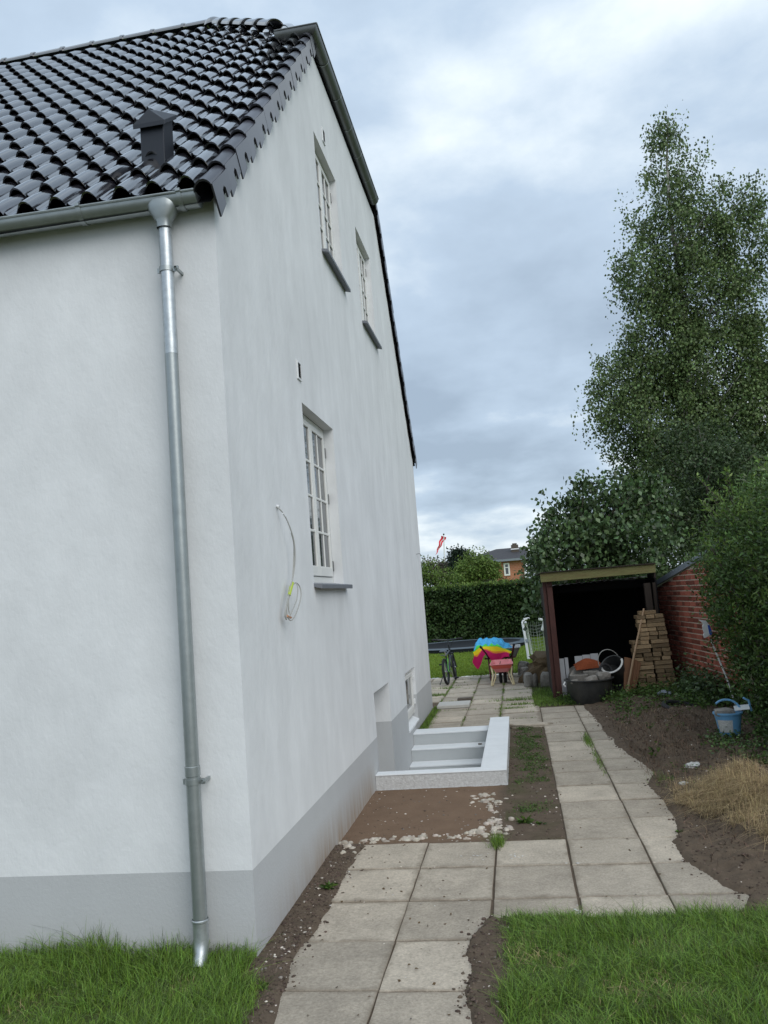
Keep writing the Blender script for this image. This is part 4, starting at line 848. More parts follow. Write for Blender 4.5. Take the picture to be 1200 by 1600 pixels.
mb = MB(); mb.lathe([(0.085,0),(0.13,0.0),(0.135,0.11),(0.09,0.115),(0.075,0.06),(0.085,0)], 22); o = mb.build('concrete_ring', 'grey_stone', None, smooth=True); o.location = (1.03,13.0,0.335)
tag(o, 'second grey concrete ring in the tub, behind the stones', 'pipe piece')
rockobj('rubble_stone', 0.085, 'grey_stone', 2, (0.98,12.70,0.355), (1.2,0.7,0.6), 'pale grey stone at the front of the tub filling', rot=(0,-0.3,0.2))
rockobj('rubble_stone', 0.10, 'grey_stone', 4, (1.17,12.76,0.385), (1.1,0.8,0.75), 'brown-grey stone at the right rim of the tub', rot=(0,0.2,0.5))
rockobj('rubble_stone', 0.055, 'grey_stone', 9, (0.74,12.68,0.34), (1.1,0.8,0.6), 'small stone at the left rim of the tub')
rockobj('rubble_fill', 0.27, 'earth', 6, (0.97,12.86,0.24), (1.05,1.05,0.3), 'earth and rubble filling the black tub', 'rubble')
# folded rust cloth
mb = MB(); n = 14; m2 = 10; V_ = []
for j in range(m2+1):
    for i in range(n+1):
        u, v_ = i/n*2-1, j/m2*2-1; V_.append((u*0.20, v_*0.12, 0.10*max(0,1-u*u*0.9)*max(0,1-v_*v_)**0.5 + 0.022*math.sin(v_*9+u*2)*(1-v_*v_)))
mb.add(V_, [(j*(n+1)+i, j*(n+1)+i+1, (j+1)*(n+1)+i+1, (j+1)*(n+1)+i) for j in range(m2) for i in range(n)])
o = mb.build('rust_cloth', 'cloth_rust', smooth=True); o.location = (1.0,13.32,0.50); o.rotation_euler = (0.3,-0.05,0.1); tag(o, 'crumpled rust-red cloth lying behind the tub', 'cloth')
rockobj('rubble_heap', 0.36, 'grey_stone', 12, (1.05,13.55,0.18), (1.1,0.9,0.85), 'dark heap of rubble behind the tub inside the shed', 'rubble')
# tilted black bucket with wire handle, black sack beside it
bk = lathe_obj('black_bucket', [(0.001,0),(0.125,0),(0.165,0.32),(0.175,0.325),(0.172,0.34),(0.158,0.335),(0.12,0.02),(0.001,0.012)], 'black_plastic', 28, (1.47,13.22,0.30), (0.55,-0.62,0.2)); tag(bk, 'black builder bucket with mortar-smeared rim tilted against the brick pile', 'bucket')
mb = MB(); mb.lathe([(0.150,0.336),(0.180,0.338),(0.178,0.344),(0.150,0.343)], 28, arc=PI*1.1, a0=PI*0.8); mb.build('mortar_rim', 'white_residue', bk)
mb = MB(); mb.tube([(0.17*math.cos(t), 0.06+0.10*math.sin(t)*0.6, 0.33+0.22*math.sin(t)) for t in np.linspace(0,PI,14)], 0.006, 6); mb.build('handle', 'cable_grey', bk, smooth=True)
b2 = lathe_obj('black_bucket', [(0.001,0),(0.15,0),(0.20,0.36),(0.21,0.37),(0.19,0.365),(0.14,0.02),(0.001,0.012)], 'black_plastic', 28, (1.52,13.30,0.0), (0.06,0.05,0.2)); tag(b2, 'upright black bucket under the tilted one', 'bucket')
sk = rockobj('black_sack', 0.24, 'black_plastic', 8, (1.22,13.35,0.36), (1.1,0.6,0.75), 'black plastic sack slumped between tub and buckets', 'sack')
mb = MB(); mb.lathe([(0.10+0.02*math.cos(t), 0.02*math.sin(t)) for t in np.linspace(0,2*PI,9)], 24); o = mb.build('rubber_ring', 'rubber', None, smooth=True); o.location = (1.24,12.98,0.44); o.rotation_euler = (1.2,0.2,0.4); tag(o, 'small black rubber ring lying on the rubble right of the tub', 'ring')
# grey panel
pn_ = thing('boarded_hatch', 'grey boarded hatch leaning just inside the shed beside the left post', 'panel', loc=(0.85,13.5,0))
ang = 0.12
for i in range(5):
    mb = MB(); x0_ = -0.27+i*0.125 + (0 if i else 0); wv = 0.121 if i > 1 else 0.055 if i == 1 else 0.08
    if i == 1: x0_ = -0.18
    zt_ = 0.62+0.012*i
    mb.box((x0_,0,0.02),(x0_+wv,0.018,zt_), Matrix.Rotation(-ang,4,'X')); mb.build('board', 'grey_panel', pn_, bevel=0.003)
# broom handle and planks
mb = MB(); mb.tube([at(978.5,1087,12.86), at(991,1022,12.96), at(1006,951,13.08)], [0.017,0.016,0.014], 10)
br = mb.build('wooden_pole', 'wood_pale', smooth=True); tag(br, 'long pale wooden tool handle leaning against the brick pile', 'pole')
pl = thing('leaning_planks', 'brown wooden boards leaning in front of the yellow brick pile', 'planks', loc=(1.58,13.0,0)); 
PLV = Vector(pl.location)
for (c4, ya_, yb_) in (([(975.5,1027),(986,1029),(981,1080),(974.5,1076)],13.10,12.93), ([(986.5,1030),(992,1031),(985.5,1085),(981,1082)],13.05,12.90), ([(992.3,1031),(997,1033),(990,1087),(985.8,1085.5)],13.04,12.89), ([(997.3,1033.5),(1002,1036),(995,1071),(990.3,1086.5)],13.03,12.88)):
    q_ = [at(*c4[0],ya_)-PLV, at(*c4[1],ya_)-PLV, at(*c4[2],yb_)-PLV, at(*c4[3],yb_)-PLV]
    mb = MB(); mb.poly(q_, (0,0.02,0.004)); mb.build('plank', 'wood_brown', pl, bevel=0.002)
mb = MB(); mb.add([(1.37,12.78,0.11),(1.44,12.80,0.09),(1.475,12.80,0.03),(1.44,12.78,-0.02),(1.39,12.77,0.0),(1.37,12.83,0.11),(1.44,12.85,0.09),(1.475,12.85,0.03),(1.44,12.83,-0.02),(1.39,12.82,0.0)], [(0,1,2,3,4),(9,8,7,6,5),(0,5,6,1),(1,6,7,2),(2,7,8,3),(3,8,9,4),(4,9,5,0)])
o = mb.build('red_scoop', 'red_plastic', bevel=0.006); tag(o, 'small red plastic scoop standing in the earth right of the tub', 'scoop')

# pile of yellow bricks
pile = thing('brick_pile', 'tall stack of used yellow bricks leaning between shed and red wall', 'brick pile', loc=(2.0,13.1,0))
CHh = 0.0635; BLn, BWd = 0.262, 0.126; bc = {}
def pbrick(l, seed):
    key = (l, seed)
    if key not in bc:
        rr = random.Random(seed); mb = MB(); mb.box((-l/2,-BWd/2,-0.0285),(l/2,BWd/2,0.0285)); me = mb.mesh('brick', 'brick_yellow', bevel=0.005)
        for v_ in me.vertices: v_.co += Vector((rr.uniform(-.004,.004), rr.uniform(-.004,.004), rr.uniform(-.002,.002)))
        bc[key] = me
    return bc[key]
xa_, xb_ = at(1011,1060,13.1).x-2.0, at(1040.5,1060,13.1).x-2.0
def putb(x_, y_, z_, rz_, k_=None):
    o = link('brick', pbrick(BLn, random.randint(0,4) if k_ is None else k_), pile, (x_, y_, z_)); o.rotation_euler = (0, random.gauss(0,0.012), rz_+random.gauss(0,0.03))
for ci, xc in enumerate((xa_, xb_)):
    for r_ in range(19):
        z = 0.035+0.0285+r_*CHh; lean = -0.0035*r_ + random.gauss(0,0.008); half = ci == 0 and r_ > 12
        if (r_*7+ci*3) % 5 in (0, 2) and not half:
            for dy in (0, 1): putb(xc+lean, dy*0.135+random.gauss(0,.012), z, 0)
        else:
            for k in ((1,) if half else (0, 1)): putb(xc+lean-0.067+0.134*k+random.gauss(0,.004), 0.066+random.gauss(0,.014), z, PI/2)
putb((xa_+xb_)/2-0.03, 0.05, 0.0635+19*CHh, 0.08)
mb = MB(); mb.bar((1.72,12.86,0.07),(2.32,12.95,0.055),0.05,0.03); tag(mb.build('wooden_lath', 'wood_brown', bevel=0.002), 'narrow wooden lath lying at the foot of the yellow brick pile', 'lath')
mb = MB(); mb.bar((1.50,13.0,0.045),(1.85,12.98,0.05),0.06,0.03); tag(mb.build('wooden_lath', 'wood_brown', bevel=0.002), 'short wooden lath under the leaning planks', 'lath')

# ================================================================ RED BRICK WALL
WP = Vector((2.635,11.3,0)); WD = Vector((-0.088,1,0)).normalized(); WN = Vector((-WD.y,WD.x,0))   # WN faces the path
wall_t0, wall_t1 = -0.75, 4.75
def wall_top(t): return 2.045 - (t-0.2)*0.137
wl = thing('brick_wall', 'red brick outbuilding wall with sloping grey metal coping behind the bed', 'wall', loc=tuple(WP), rz=math.atan2(WD.y, WD.x))
def wseg(mb, name, m_, **k): o = mb.build(name, m_, wl, **k); return o           # local x along the wall, y to the path side
mb = MB(); mb.poly([(wall_t0,-0.006,-0.1),(wall_t1,-0.006,-0.1),(wall_t1,-0.006,wall_top(wall_t1)-0.01),(wall_t0,-0.006,wall_top(wall_t0)-0.01)], (0,-0.22,0)); wseg(mb, 'mortar_bed', 'mortar')
CH2, BL2, JT = 0.0785, 0.268, 0.015
bl = []
for r_ in range(-1, 30):
    z0 = r_*CH2; hdr = (r_ % 2 == 1); x = wall_t0 + (0.0 if hdr else -0.066) + ((r_*0.37) % 0.14)
    k = 0
    while x < wall_t1:
        l_ = (BL2 if (k+r_) % 3 else BL2/2)-JT; bl.append((x, l_, z0)); x += l_+JT; k += 1
def wvis(b_): return abs(b_[0]+b_[1]/2-1.75) + (1.5 if b_[2] < 0.0 else 0)
ok = [b_ for b_ in bl if wall_top(b_[0]+b_[1])-b_[2] > 0.02 and b_[0] > wall_t0-0.02 and b_[0]+b_[1] < wall_t1]
ok.sort(key=wvis); rest = MB(); bmm = {}
for i, (x, l_, z0) in enumerate(ok):
    th = CH2-JT; pz = random.uniform(-0.0055,-0.0025); cut = min(wall_top(x), wall_top(x+l_))-0.012 < z0+th
    if i < 298:
        key = (round(l_,3), random.randint(0,2)) if not cut else None
        if key not in bmm or key is None:
            mb = MB(); ta = min(z0+th, wall_top(x)-0.012)-z0 if cut else th; tb = min(z0+th, wall_top(x+l_)-0.012)-z0 if cut else th
            ta = max(ta, 0.004); tb = max(tb, 0.003)
            mb.add([(0,-0.03,0),(l_,-0.03,0),(l_,0.004,0),(0,0.004,0),(0,-0.03,ta),(l_,-0.03,tb),(l_,0.004,tb),(0,0.004,ta)], [(3,2,1,0),(4,5,6,7),(0,1,5,4),(1,2,6,5),(2,3,7,6),(3,0,4,7)])
            me = mb.mesh('brick', 'brick_red', bevel=0 if cut else 0.003)
            if key: bmm[key] = me
        else: me = bmm[key]
        o = link('brick', me, wl, (x, pz, z0))
    else: rest.box((x,-0.03,z0),(x+l_,0.004+pz,max(z0+0.004, min(z0+th, min(wall_top(x),wall_top(x+l_))-0.012))))
o = wseg(rest, 'bricks', 'brick_red'); o['kind'] = 'stuff'
mb = MB(); mb.poly([(wall_t0,0.035,wall_top(wall_t0)+0.0),(wall_t1,0.035,wall_top(wall_t1)+0.0),(wall_t1,0.035,wall_top(wall_t1)+0.075),(wall_t0,0.035,wall_top(wall_t0)+0.075)], (0,-0.03,0)); mb.box((0,0,0),(0.001,0.001,0.001))
mb.poly([(wall_t0,0.034,wall_top(wall_t0)+0.062),(wall_t1,0.034,wall_top(wall_t1)+0.062),(wall_t1,0.034,wall_top(wall_t1)+0.085),(wall_t0,0.034,wall_top(wall_t0)+0.085)], (0,-0.30,0)); wseg(mb, 'coping', 'coping')
# white-and-blue brush on a white pole, leaning in the hedge edge
pb = thing('cleaning_brush', 'white and blue brush head on a long white pole leaning against the brick wall', 'brush', loc=tuple(at(1152,1128,10.7))); 
q0 = at(1152,1128,10.7); q1 = at(1109,1000,11.0); BI = Matrix.Translation(-Vector(pb.location))
def bp(mb, name, m_, **k): o = mb.build(name, m_, **k); o.parent = pb; o.matrix_parent_inverse = BI; return o
mb = MB(); q0 += Vector((0.07,0.12,0)); q1 += Vector((0.03,0.08,0)); mb.tube([q0, (q0+q1)/2+Vector((0.03,0.05,0)), q1], 0.011, 8); bp(mb, 'pole', 'white_plastic', smooth=True)
pp = [(1091,968.5),(1103,970),(1108,976),(1111,990),(1106,995),(1100,997.5),(1098.5,991),(1100,990),(1098,984),(1097,978),(1099,976),(1096,972)]
mb = MB(); mb.poly([at(a_, b_, 10.95) for a_, b_ in pp], (0.012,0.06,0)); bp(mb, 'brush_head', 'white_plastic', bevel=0.004)
mb = MB(); mb.poly([at(a_, b_, 10.945) for a_, b_ in ((1105.5,976.5),(1109,977),(1113.5,989),(1111,993),(1108,990))], (0.014,0.075,0)); bp(mb, 'brush_grip', 'blue_plastic', bevel=0.004)

# ================================================================ BIKE
bike = thing('bicycle', 'black, white and green child mountain bike standing on the paving by the lawn', 'bicycle', loc=(-1.50,16.40,0), rz=0)
bd = Vector((0.10,1,0)).normalized(); bx = Vector((bd.y,-bd.x,0)); leanv = Vector((-0.07,0,1)).normalized()
BF = Matrix((bd, bx, leanv)).transposed().to_4x4()     # local: x forward, y right, z up
def bpt(x, y, z): return BF @ Vector((x,y,z))
def wheel(cx, R_=0.262, steer=0.0):
    c = Vector((cx,0,R_)); MW = BF @ Matrix.Translation(c) @ Matrix.Rotation(steer,4,'Z') @ Matrix.Rotation(PI/2,4,'X')
    mb = MB(); mb.lathe([(R_-0.026+0.026*math.cos(t), 0.026*math.sin(t)) for t in np.linspace(0,2*PI,11)], 32, M_=MW); wh = mb.build('wheel', 'rubber', bike, smooth=True)
    mb = MB(); mb.lathe([(R_-0.062,-0.010),(R_-0.048,-0.011),(R_-0.048,0.011),(R_-0.062,0.010),(R_-0.062,-0.010)], 32, M_=MW); mb.build('rim', 'bike_black', wh)
    mb = MB()
    for k in range(20):
        a_ = 2*PI*k/20; mb.tube([MW @ Vector((0.015*math.cos(a_+0.6),0.015*math.sin(a_+0.6),0.02*(-1)**k)), MW @ Vector(((R_-0.06)*math.cos(a_),(R_-0.06)*math.sin(a_),0))], 0.0012, 4)
    mb.tube([MW @ Vector((0,0,-0.04)), MW @ Vector((0,0,0.04))], 0.014, 8); mb.build('spokes', 'chrome', wh); return wh, MW
wheel(0.0); fwh, MW = wheel(0.93, steer=-0.12)
for a_ in (1.2, 4.3):
    mb = MB(); mb.box((-0.03,-0.012,-0.008),(0.03,0.012,0.008), MW @ Matrix.Rotation(a_,4,'Z') @ Matrix.Translation((0.16,0,0))); mb.build('reflector', 'orange', fwh)
R_ = 0.262; bb = (0.33,0,0.24); st = (0.24,0,0.56); hd = (0.70,0,0.62); hdl = (0.73,0,0.54)
mb = MB(); mb.tube([bpt(*bb), bpt(*hdl)], 0.019, 8); mb.tube([bpt(*st), bpt(*hd)], 0.017, 8); mb.tube([bpt(*bb), bpt(*st)], 0.016, 8); mb.tube([bpt(*hdl), bpt(*hd)], 0.022, 8)
fr_ = mb.build('frame', 'bike_black', bike, smooth=True)
mb = MB()
for s_ in (-1,1): mb.tube([bpt(0.33,s_*0.03,0.24), bpt(0,s_*0.055,R_)], 0.009, 6); mb.tube([bpt(0.25,s_*0.02,0.50), bpt(0,s_*0.055,R_)], 0.008, 6)
mb.build('rear_stays', 'bike_green', fr_, smooth=True)
mb = MB()
for s_ in (-1,1): mb.tube([bpt(0.93,s_*0.055,R_), bpt(0.765,s_*0.05,0.56)], 0.014, 8)
mb.tube([bpt(0.765,-0.06,0.56), bpt(0.765,0.06,0.56)], 0.018, 8); mb.tube([bpt(0.765,0,0.56), bpt(0.70,0,0.70), bpt(0.70,0,0.74)], 0.015, 8); mb.build('fork', 'bike_black', bike, smooth=True)
mb = MB(); mb.tube([bpt(0.70,0,0.72), bpt(0.72,0,0.84)], 0.015, 8); mb.tube(spl([bpt(0.64,-0.30,0.86), bpt(0.68,-0.12,0.85), bpt(0.72,0,0.84), bpt(0.68,0.12,0.85), bpt(0.64,0.30,0.86)],4), 0.013, 8); hb = mb.build('handlebar', 'bike_black', bike, smooth=True)
for s_ in (-1,1):
    mb = MB(); mb.tube([bpt(0.645,s_*0.20,0.858), bpt(0.638,s_*0.32,0.862)], 0.020, 8); mb.build('grip', 'rubber', hb, smooth=True)
    mb = MB(); mb.tube([bpt(0.67,s_*0.17,0.845), bpt(0.73,s_*0.24,0.84)], 0.006, 6); mb.build('brake_lever', 'bike_black', hb)
mb = MB(); mb.tube(spl([bpt(0.66,0.12,0.77), bpt(0.82,0.10,0.83), bpt(0.86,0.02,0.70), bpt(0.78,0,0.60)],5), 0.0035, 5); mb.build('brake_cable', 'rubber', hb)
mb = MB(); mb.tube([bpt(*st), bpt(0.205,0,0.66)], 0.012, 8); mb.build('seat_post', 'chrome', bike)
mb = MB(); pts = [(-0.02,0.075,0.675),(0.05,0.068,0.672),(0.12,0.03,0.668),(0.22,0.018,0.665),(0.34,0.012,0.655)]
V_ = []
for (x, w_, z) in pts: V_ += [bpt(x+0.02,-w_,z-0.02), bpt(x+0.02,-w_*0.7,z+0.012), bpt(x+0.02,w_*0.7,z+0.012), bpt(x+0.02,w_,z-0.02)]
k = 4; mb.add(V_, [(j*k+i,j*k+(i+1)%k,(j+1)*k+(i+1)%k,(j+1)*k+i) for j in range(4) for i in range(4)]+[(0,1,2,3),(19,18,17,16)]); mb.build('saddle', 'bike_white', bike, smooth=True)
mb = MB(); mb.poly([bpt(-0.16,-0.035,0.60),bpt(-0.05,-0.035,0.585),bpt(0.12,-0.02,0.56),bpt(0.12,0.02,0.56),bpt(-0.05,0.035,0.585),bpt(-0.16,0.035,0.60)], (0,0,0.008)); mb.build('mudguard', 'bike_white', bike)
mb = MB(); MWc = BF @ Matrix.Translation((0.33,0.04,0.24)) @ Matrix.Rotation(PI/2,4,'X'); mb.lathe([(0.001,0),(0.075,0),(0.075,0.006),(0.001,0.006)], 20, M_=MWc); mb.tube([bpt(0.33,0.055,0.24), bpt(0.36,0.065,0.10), bpt(0.36,0.13,0.10)], 0.010, 6); mb.tube([bpt(0.33,-0.055,0.24), bpt(0.30,-0.065,0.38), bpt(0.30,-0.13,0.38)], 0.010, 6); mb.build('crankset', 'chrome', bike)
for y_, (x_, z_) in ((0.13,(0.36,0.10)),(-0.13,(0.30,0.38))):
    mb = MB(); a_ = bpt(x_,y_,z_); mb.box((-0.045,-0.04,-0.012),(0.045,0.04,0.012), Matrix.Translation(a_) @ BF); mb.build('pedal', 'rubber', bike)
mb = MB(); mb.tube([bpt(0.10,-0.06,0.22), bpt(0.06,-0.17,0.0)], 0.009, 6); mb.build('kickstand', 'bike_black', bike)

# ================================================================ WHEELBARROWS
wb = thing('wheelbarrow', 'grey metal wheelbarrow with maroon frame beside the lawn', 'wheelbarrow', loc=(-0.45,16.9,0))
# local coordinates: handles towards the viewer (-y)
def wt(mb, name, m_, par=None, **k): return mb.build(name, m_, par or wb, **k)
L0, L1 = at(758,1019,16.2)-Vector(wb.location), at(798,1017,16.2)-Vector(wb.location)
mb = MB()
def tray(mb, x0, x1, y0, y1, zt_, zb_, ins, n=5, t=0.006):
    def ring(x0_,x1_,y0_,y1_,z,rr=0.05):
        p = []
        for cx, cy, a0 in ((x1_-rr,y0_+rr,-PI/2),(x1_-rr,y1_-rr,0),(x0_+rr,y1_-rr,PI/2),(x0_+rr,y0_+rr,PI)):
            for k_ in range(n+1): a_ = a0+PI/2*k_/n; p.append((cx+rr*math.cos(a_), cy+rr*math.sin(a_), z))
        return p
    R4 = [ring(x0+ins,x1-ins,y0+ins,y1-ins,zb_), ring(x0,x1,y0,y1,zt_), ring(x0-0.015,x1+0.015,y0-0.015,y1+0.015,zt_-0.002), ring(x0-0.015,x1+0.015,y0-0.015,y1+0.015,zt_-0.012), ring(x0-0.002,x1+0.002,y0-0.002,y1+0.002,zt_-0.012), ring(x0+ins,x1-ins,y0+ins,y1-ins,zb_-t)]
    m_ = len(R4[0]); V_ = [p for r_ in R4 for p in r_]
    mb.add(V_, [(j*m_+k_,j*m_+(k_+1)%m_,(j+1)*m_+(k_+1)%m_,(j+1)*m_+k_) for j in range(5) for k_ in range(m_)]+[tuple(range(m_)), tuple(range(5*m_,6*m_))[::-1]])
tray(mb, -0.33, 0.42, -0.15, 0.75, 0.62, 0.42, 0.09); wt(mb, 'tray', 'galvanised', smooth=True)
mb = MB()
mb.tube([(-0.32,-0.62,0.69),(-0.25,-0.42,0.56),(-0.20,0.0,0.42),(-0.06,0.95,0.26)], 0.019, 8); mb.tube([(0.31,-0.62,0.69),(0.28,-0.42,0.56),(0.24,0.0,0.42),(0.08,0.95,0.26)], 0.019, 8)
mb.tube([(-0.30,-0.12,0.43),(0.33,-0.12,0.43)], 0.016, 8)
mb.tube([(-0.22,-0.20,0.46),(-0.20,-0.36,0.02),(-0.12,-0.34,0.02),(-0.06,0.1,0.42)], 0.017, 8); mb.tube([(0.26,-0.20,0.46),(0.22,-0.36,0.02),(0.16,-0.34,0.02),(0.12,0.1,0.42)], 0.017, 8); wt(mb, 'frame', 'maroon_metal', smooth=True)
for sx in (-0.32, 0.31):
    mb = MB(); mb.tube([(sx,-0.60,0.685),(sx*1.03,-0.74,0.715)], 0.024, 8); wt(mb, 'handle_grip', 'rubber')
mb = MB(); mb.lathe([(0.15+0.045*math.cos(t), 0.045*math.sin(t)) for t in np.linspace(0,2*PI,11)], 24, M_=Matrix.Translation((0.01,0.98,0.20)) @ Matrix.Rotation(PI/2,4,'Y')); wt(mb, 'wheel', 'rubber', smooth=True)
# towel draped over the tray: one sheet, coloured bands
def towel():
    nx, ny = 46, 40; V_ = []; F_ = []; mi = []
    for j in range(ny+1):
        v_ = j/ny                                     # 0 = far edge, 1 = hanging front edge
        for i in range(nx+1):
            u = i/nx; x = -0.52 + 0.80*u*(1.0-0.10*v_); 
            edge = max(0,0.16-u)/0.16; er = max(0,u-0.66)/0.34
            if v_ < 0.5:
                t = v_/0.5; y = 0.40-0.62*t; z = 0.80 - 0.11*t**1.5 - 0.20*edge**2 - 0.20*er - 0.02*er*t
                z += 0.030*math.sin(u*40+3*math.sin(t*7))*math.sin(t*13+u*6)+0.012*pn(u*11,t*9,1,3)
            else:
                t = (v_-0.5)/0.5; fold = math.sin(u*10+0.6); y = -0.22-0.06*t+0.05*fold*t; lobe = 0.33*math.exp(-((u-0.13)/0.13)**2)+0.31*math.exp(-((u-0.62)/0.20)**2)+0.09
                z = 0.69 - 0.10*edge - 0.14*er - lobe*t; x += 0.02*math.sin(t*5+u*8)
            V_.append((x,y,z))
    for j in range(ny):
        for i in range(nx):
            F_.append((j*(nx+1)+i, j*(nx+1)+i+1, (j+1)*(nx+1)+i+1, (j+1)*(nx+1)+i)); v_ = (j+0.5)/ny
            mi.append(0 if v_ < 0.46 else 1 if v_ < 0.53 else 2 if v_ < 0.66 else 3 if v_ < 0.71 else 4)
    mb = MB(); mb.v = V_; mb.f = F_; mb.mi = mi
    o = mb.build('beach_towel', ['towel_blue','towel_green','towel_yellow','towel_orange','towel_pink'], smooth=True); o.location = wb.location; return o
tw = towel(); tag(tw, 'rainbow striped towel or blanket draped over the grey wheelbarrow', 'towel')
tb = thing('toy_wheelbarrow', 'small pink plastic toy wheelbarrow with cream legs holding twigs', 'toy wheelbarrow', loc=(-0.40,15.95,0))
mb = MB(); tray(mb, -0.21, 0.21, -0.14, 0.36, 0.39, 0.24, 0.075, t=0.01)
for i, v_ in enumerate(mb.v): mb.v[i] = (v_[0]*(1-0.15*(v_[1]>0.2)), v_[1], v_[2]+0.10*max(0,v_[1]+0.1))
tr_ = mb.build('tray', 'pink_plastic', tb, smooth=True)
mb = MB(); mb.poly([(-0.205,-0.157,0.373),(0.205,-0.157,0.373),(0.165,-0.118,0.305),(-0.165,-0.118,0.305)], (0,0.003,0)); mb.build('front_panel', 'coral_plastic', tb)
mb = MB()
for s_ in (-1,1):
    mb.tube([(s_*0.195,-0.10,0.34),(s_*0.17,-0.20,0.20),(s_*0.215,-0.26,0.01)], 0.016, 6); mb.tube([(s_*0.12,-0.04,0.25),(s_*0.13,-0.12,0.15),(s_*0.19,-0.26,0.01)], 0.013, 6); mb.tube([(s_*0.13,0.0,0.24),(s_*0.03,0.42,0.14)], 0.012, 6)
mb.build('legs', 'cream_plastic', tb, smooth=True)
for s_ in (-0.045,0.045):
    mb = MB(); mb.lathe([(0.001,-0.03),(0.09,-0.03),(0.11,-0.015),(0.11,0.015),(0.09,0.03),(0.001,0.03)], 18, M_=Matrix.Translation((s_,0.22,0.11)) @ Matrix.Rotation(PI/2,4,'Y')); mb.build('wheel', 'rubber', tb, smooth=True)
mb = MB(); mb.bar((-0.12,0.0,0.30),(0.02,0.10,0.33),0.02); mb.bar((0.02,0.05,0.32),(0.14,0.0,0.32),0.025); mb.bar((-0.05,0.1,0.31),(-0.02,0.13,0.42),0.01); o = mb.build('twigs', 'bark'); o.location = tb.location; tag(o, 'dark twigs lying in the pink toy wheelbarrow', 'twigs')

# ================================================================ STONES, GOAL, SOIL HEAP, TRAMPOLINE
for i, (x_, y_, r_, sq, z_) in enumerate(((0.085,15.25,0.15,(0.8,1.0,1.35),0.17),(0.20,15.10,0.13,(0.45,1.0,1.5),0.17),(0.43,15.10,0.20,(1.05,0.8,1.0),0.17),(0.84,15.25,0.19,(1.1,0.8,0.8),0.13),(0.07,15.85,0.14,(0.9,1.1,1.0),0.16),(0.02,16.5,0.15,(0.8,1.2,1.0),0.15),(-0.02,17.1,0.15,(0.9,1.1,0.9),0.14),(0.03,16.2,0.10,(1.1,1.1,0.7),0.32),(-0.02,16.8,0.11,(1.0,1.2,0.7),0.34),(0.02,17.5,0.16,(1,1.2,1.2),0.2))):
    lb = ['tall grey block at the paving corner of the stone edging','narrow upright stone, second in the front row of edging','broad flat-topped grey stone in the front row of edging','rounded stone half hidden behind the shed post','grey block behind the front corner stone','grey block in the middle of the receding edging row','low block in the receding edging row','flat stone laid on top of the edging, nearer one','flat stone laid on top of the edging, farther one','farthest tall stone of the edging by the lawn'][i]
    rockobj('edging_stone', r_*0.7, 'grey_stone', 20+i, (x_,y_,z_*0.7), sq, lb, 'stone', (0,0,random.uniform(-.3,.3)), 'grey edging stones beside the shed')
me = rock_mesh('soil_heap', 1.0, 'straw_matter', 31, 4, (0.95,0.9,0.38), 0.3); o = link('soil_heap', me, None, (0.98,16.6,0.08)); tag(o, 'brown heap of soil and roots behind the edging stones', 'soil heap'); o['kind'] = 'stuff'
goal = thing('toy_goal', 'tipped white plastic tube goal frame with a net beside the ivy', 'goal frame', loc=(0.35,20.2,0)); gl = Vector(goal.location)
G = lambda px, py, Y: at(px, py, Y)-gl
fp = [G(826,1030,20.2), G(822,1003,20.35), G(816.5,972,20.5), G(819,968,20.55), G(826,966.5,20.7)]
mb = MB(); mb.tube(fp, 0.034, 10); mb.build('front_post', 'white_plastic', goal, smooth=True)
mb = MB(); mb.tube([G(831,1022,21.1), G(824,985,21.0), G(821,972,20.8)], 0.030, 10); mb.build('rear_post', 'white_plastic', goal, smooth=True)
mb = MB(); mb.tube([G(831,1031,20.3), G(857,1028,20.3)], 0.026, 10); mb.tube([G(832,1023.5,21.2), G(848,1021.5,21.2)], 0.026, 10); mb.build('base_tube', 'white_plastic', goal, smooth=True)
mb = MB(); mb.tube([G(842,967.5,20.4), G(849,969,20.35), G(850,975,20.35), G(847,985,20.35)], 0.036, 10); mb.build('far_post', 'white_plastic', goal, smooth=True)
mb = MB()
for (a_, b_) in (((821,1000),(826,998)),):
    mb.tube([G(823.5,1004,20.33), G(822.3,999.5,20.36)], 0.037, 10)
mb.build('pipe_joint', 'coping', goal, smooth=True)
mb = MB()
for i in range(9):
    a_ = G(822+i*3.3,972,20.8+0.05*i); b_ = G(829+i*3.0,1022,21.1); mid = (a_+b_)/2+Vector((0.03*math.sin(i*2),0.1,0)); mb.tube(spl([a_,mid,b_],4), 0.004, 4)
for j in range(9):
    a_ = G(822+j*0.9,976+j*5,20.85); b_ = G(848+j*0.2,975+j*5,21.0); mb.tube(spl([a_,(a_+b_)/2+Vector((0,0.1,-0.05)),b_],4), 0.004, 4)
mb.build('net', 'net', goal)
tm = thing('sunken_trampoline', 'round trampoline sunk level with the lawn, black mat with grey edge pad', 'trampoline', loc=(-1.80,26.9,0))
mb = MB(); mb.lathe([(1.80,0.125),(1.81,0.14),(2.12,0.135),(2.15,0.115)], 64); mb.build('edge_pad', 'tramp_pad', tm, smooth=True)
mb = MB(); mb.lathe([(2.13,0.0),(2.14,0.115)], 64); mb.build('side_wall', 'tramp_mat', tm, smooth=True)
mb = MB(); mb.lathe([(0.001,0.11),(1.82,0.12)], 64); mb.build('jumping_mat', 'tramp_mat', tm)
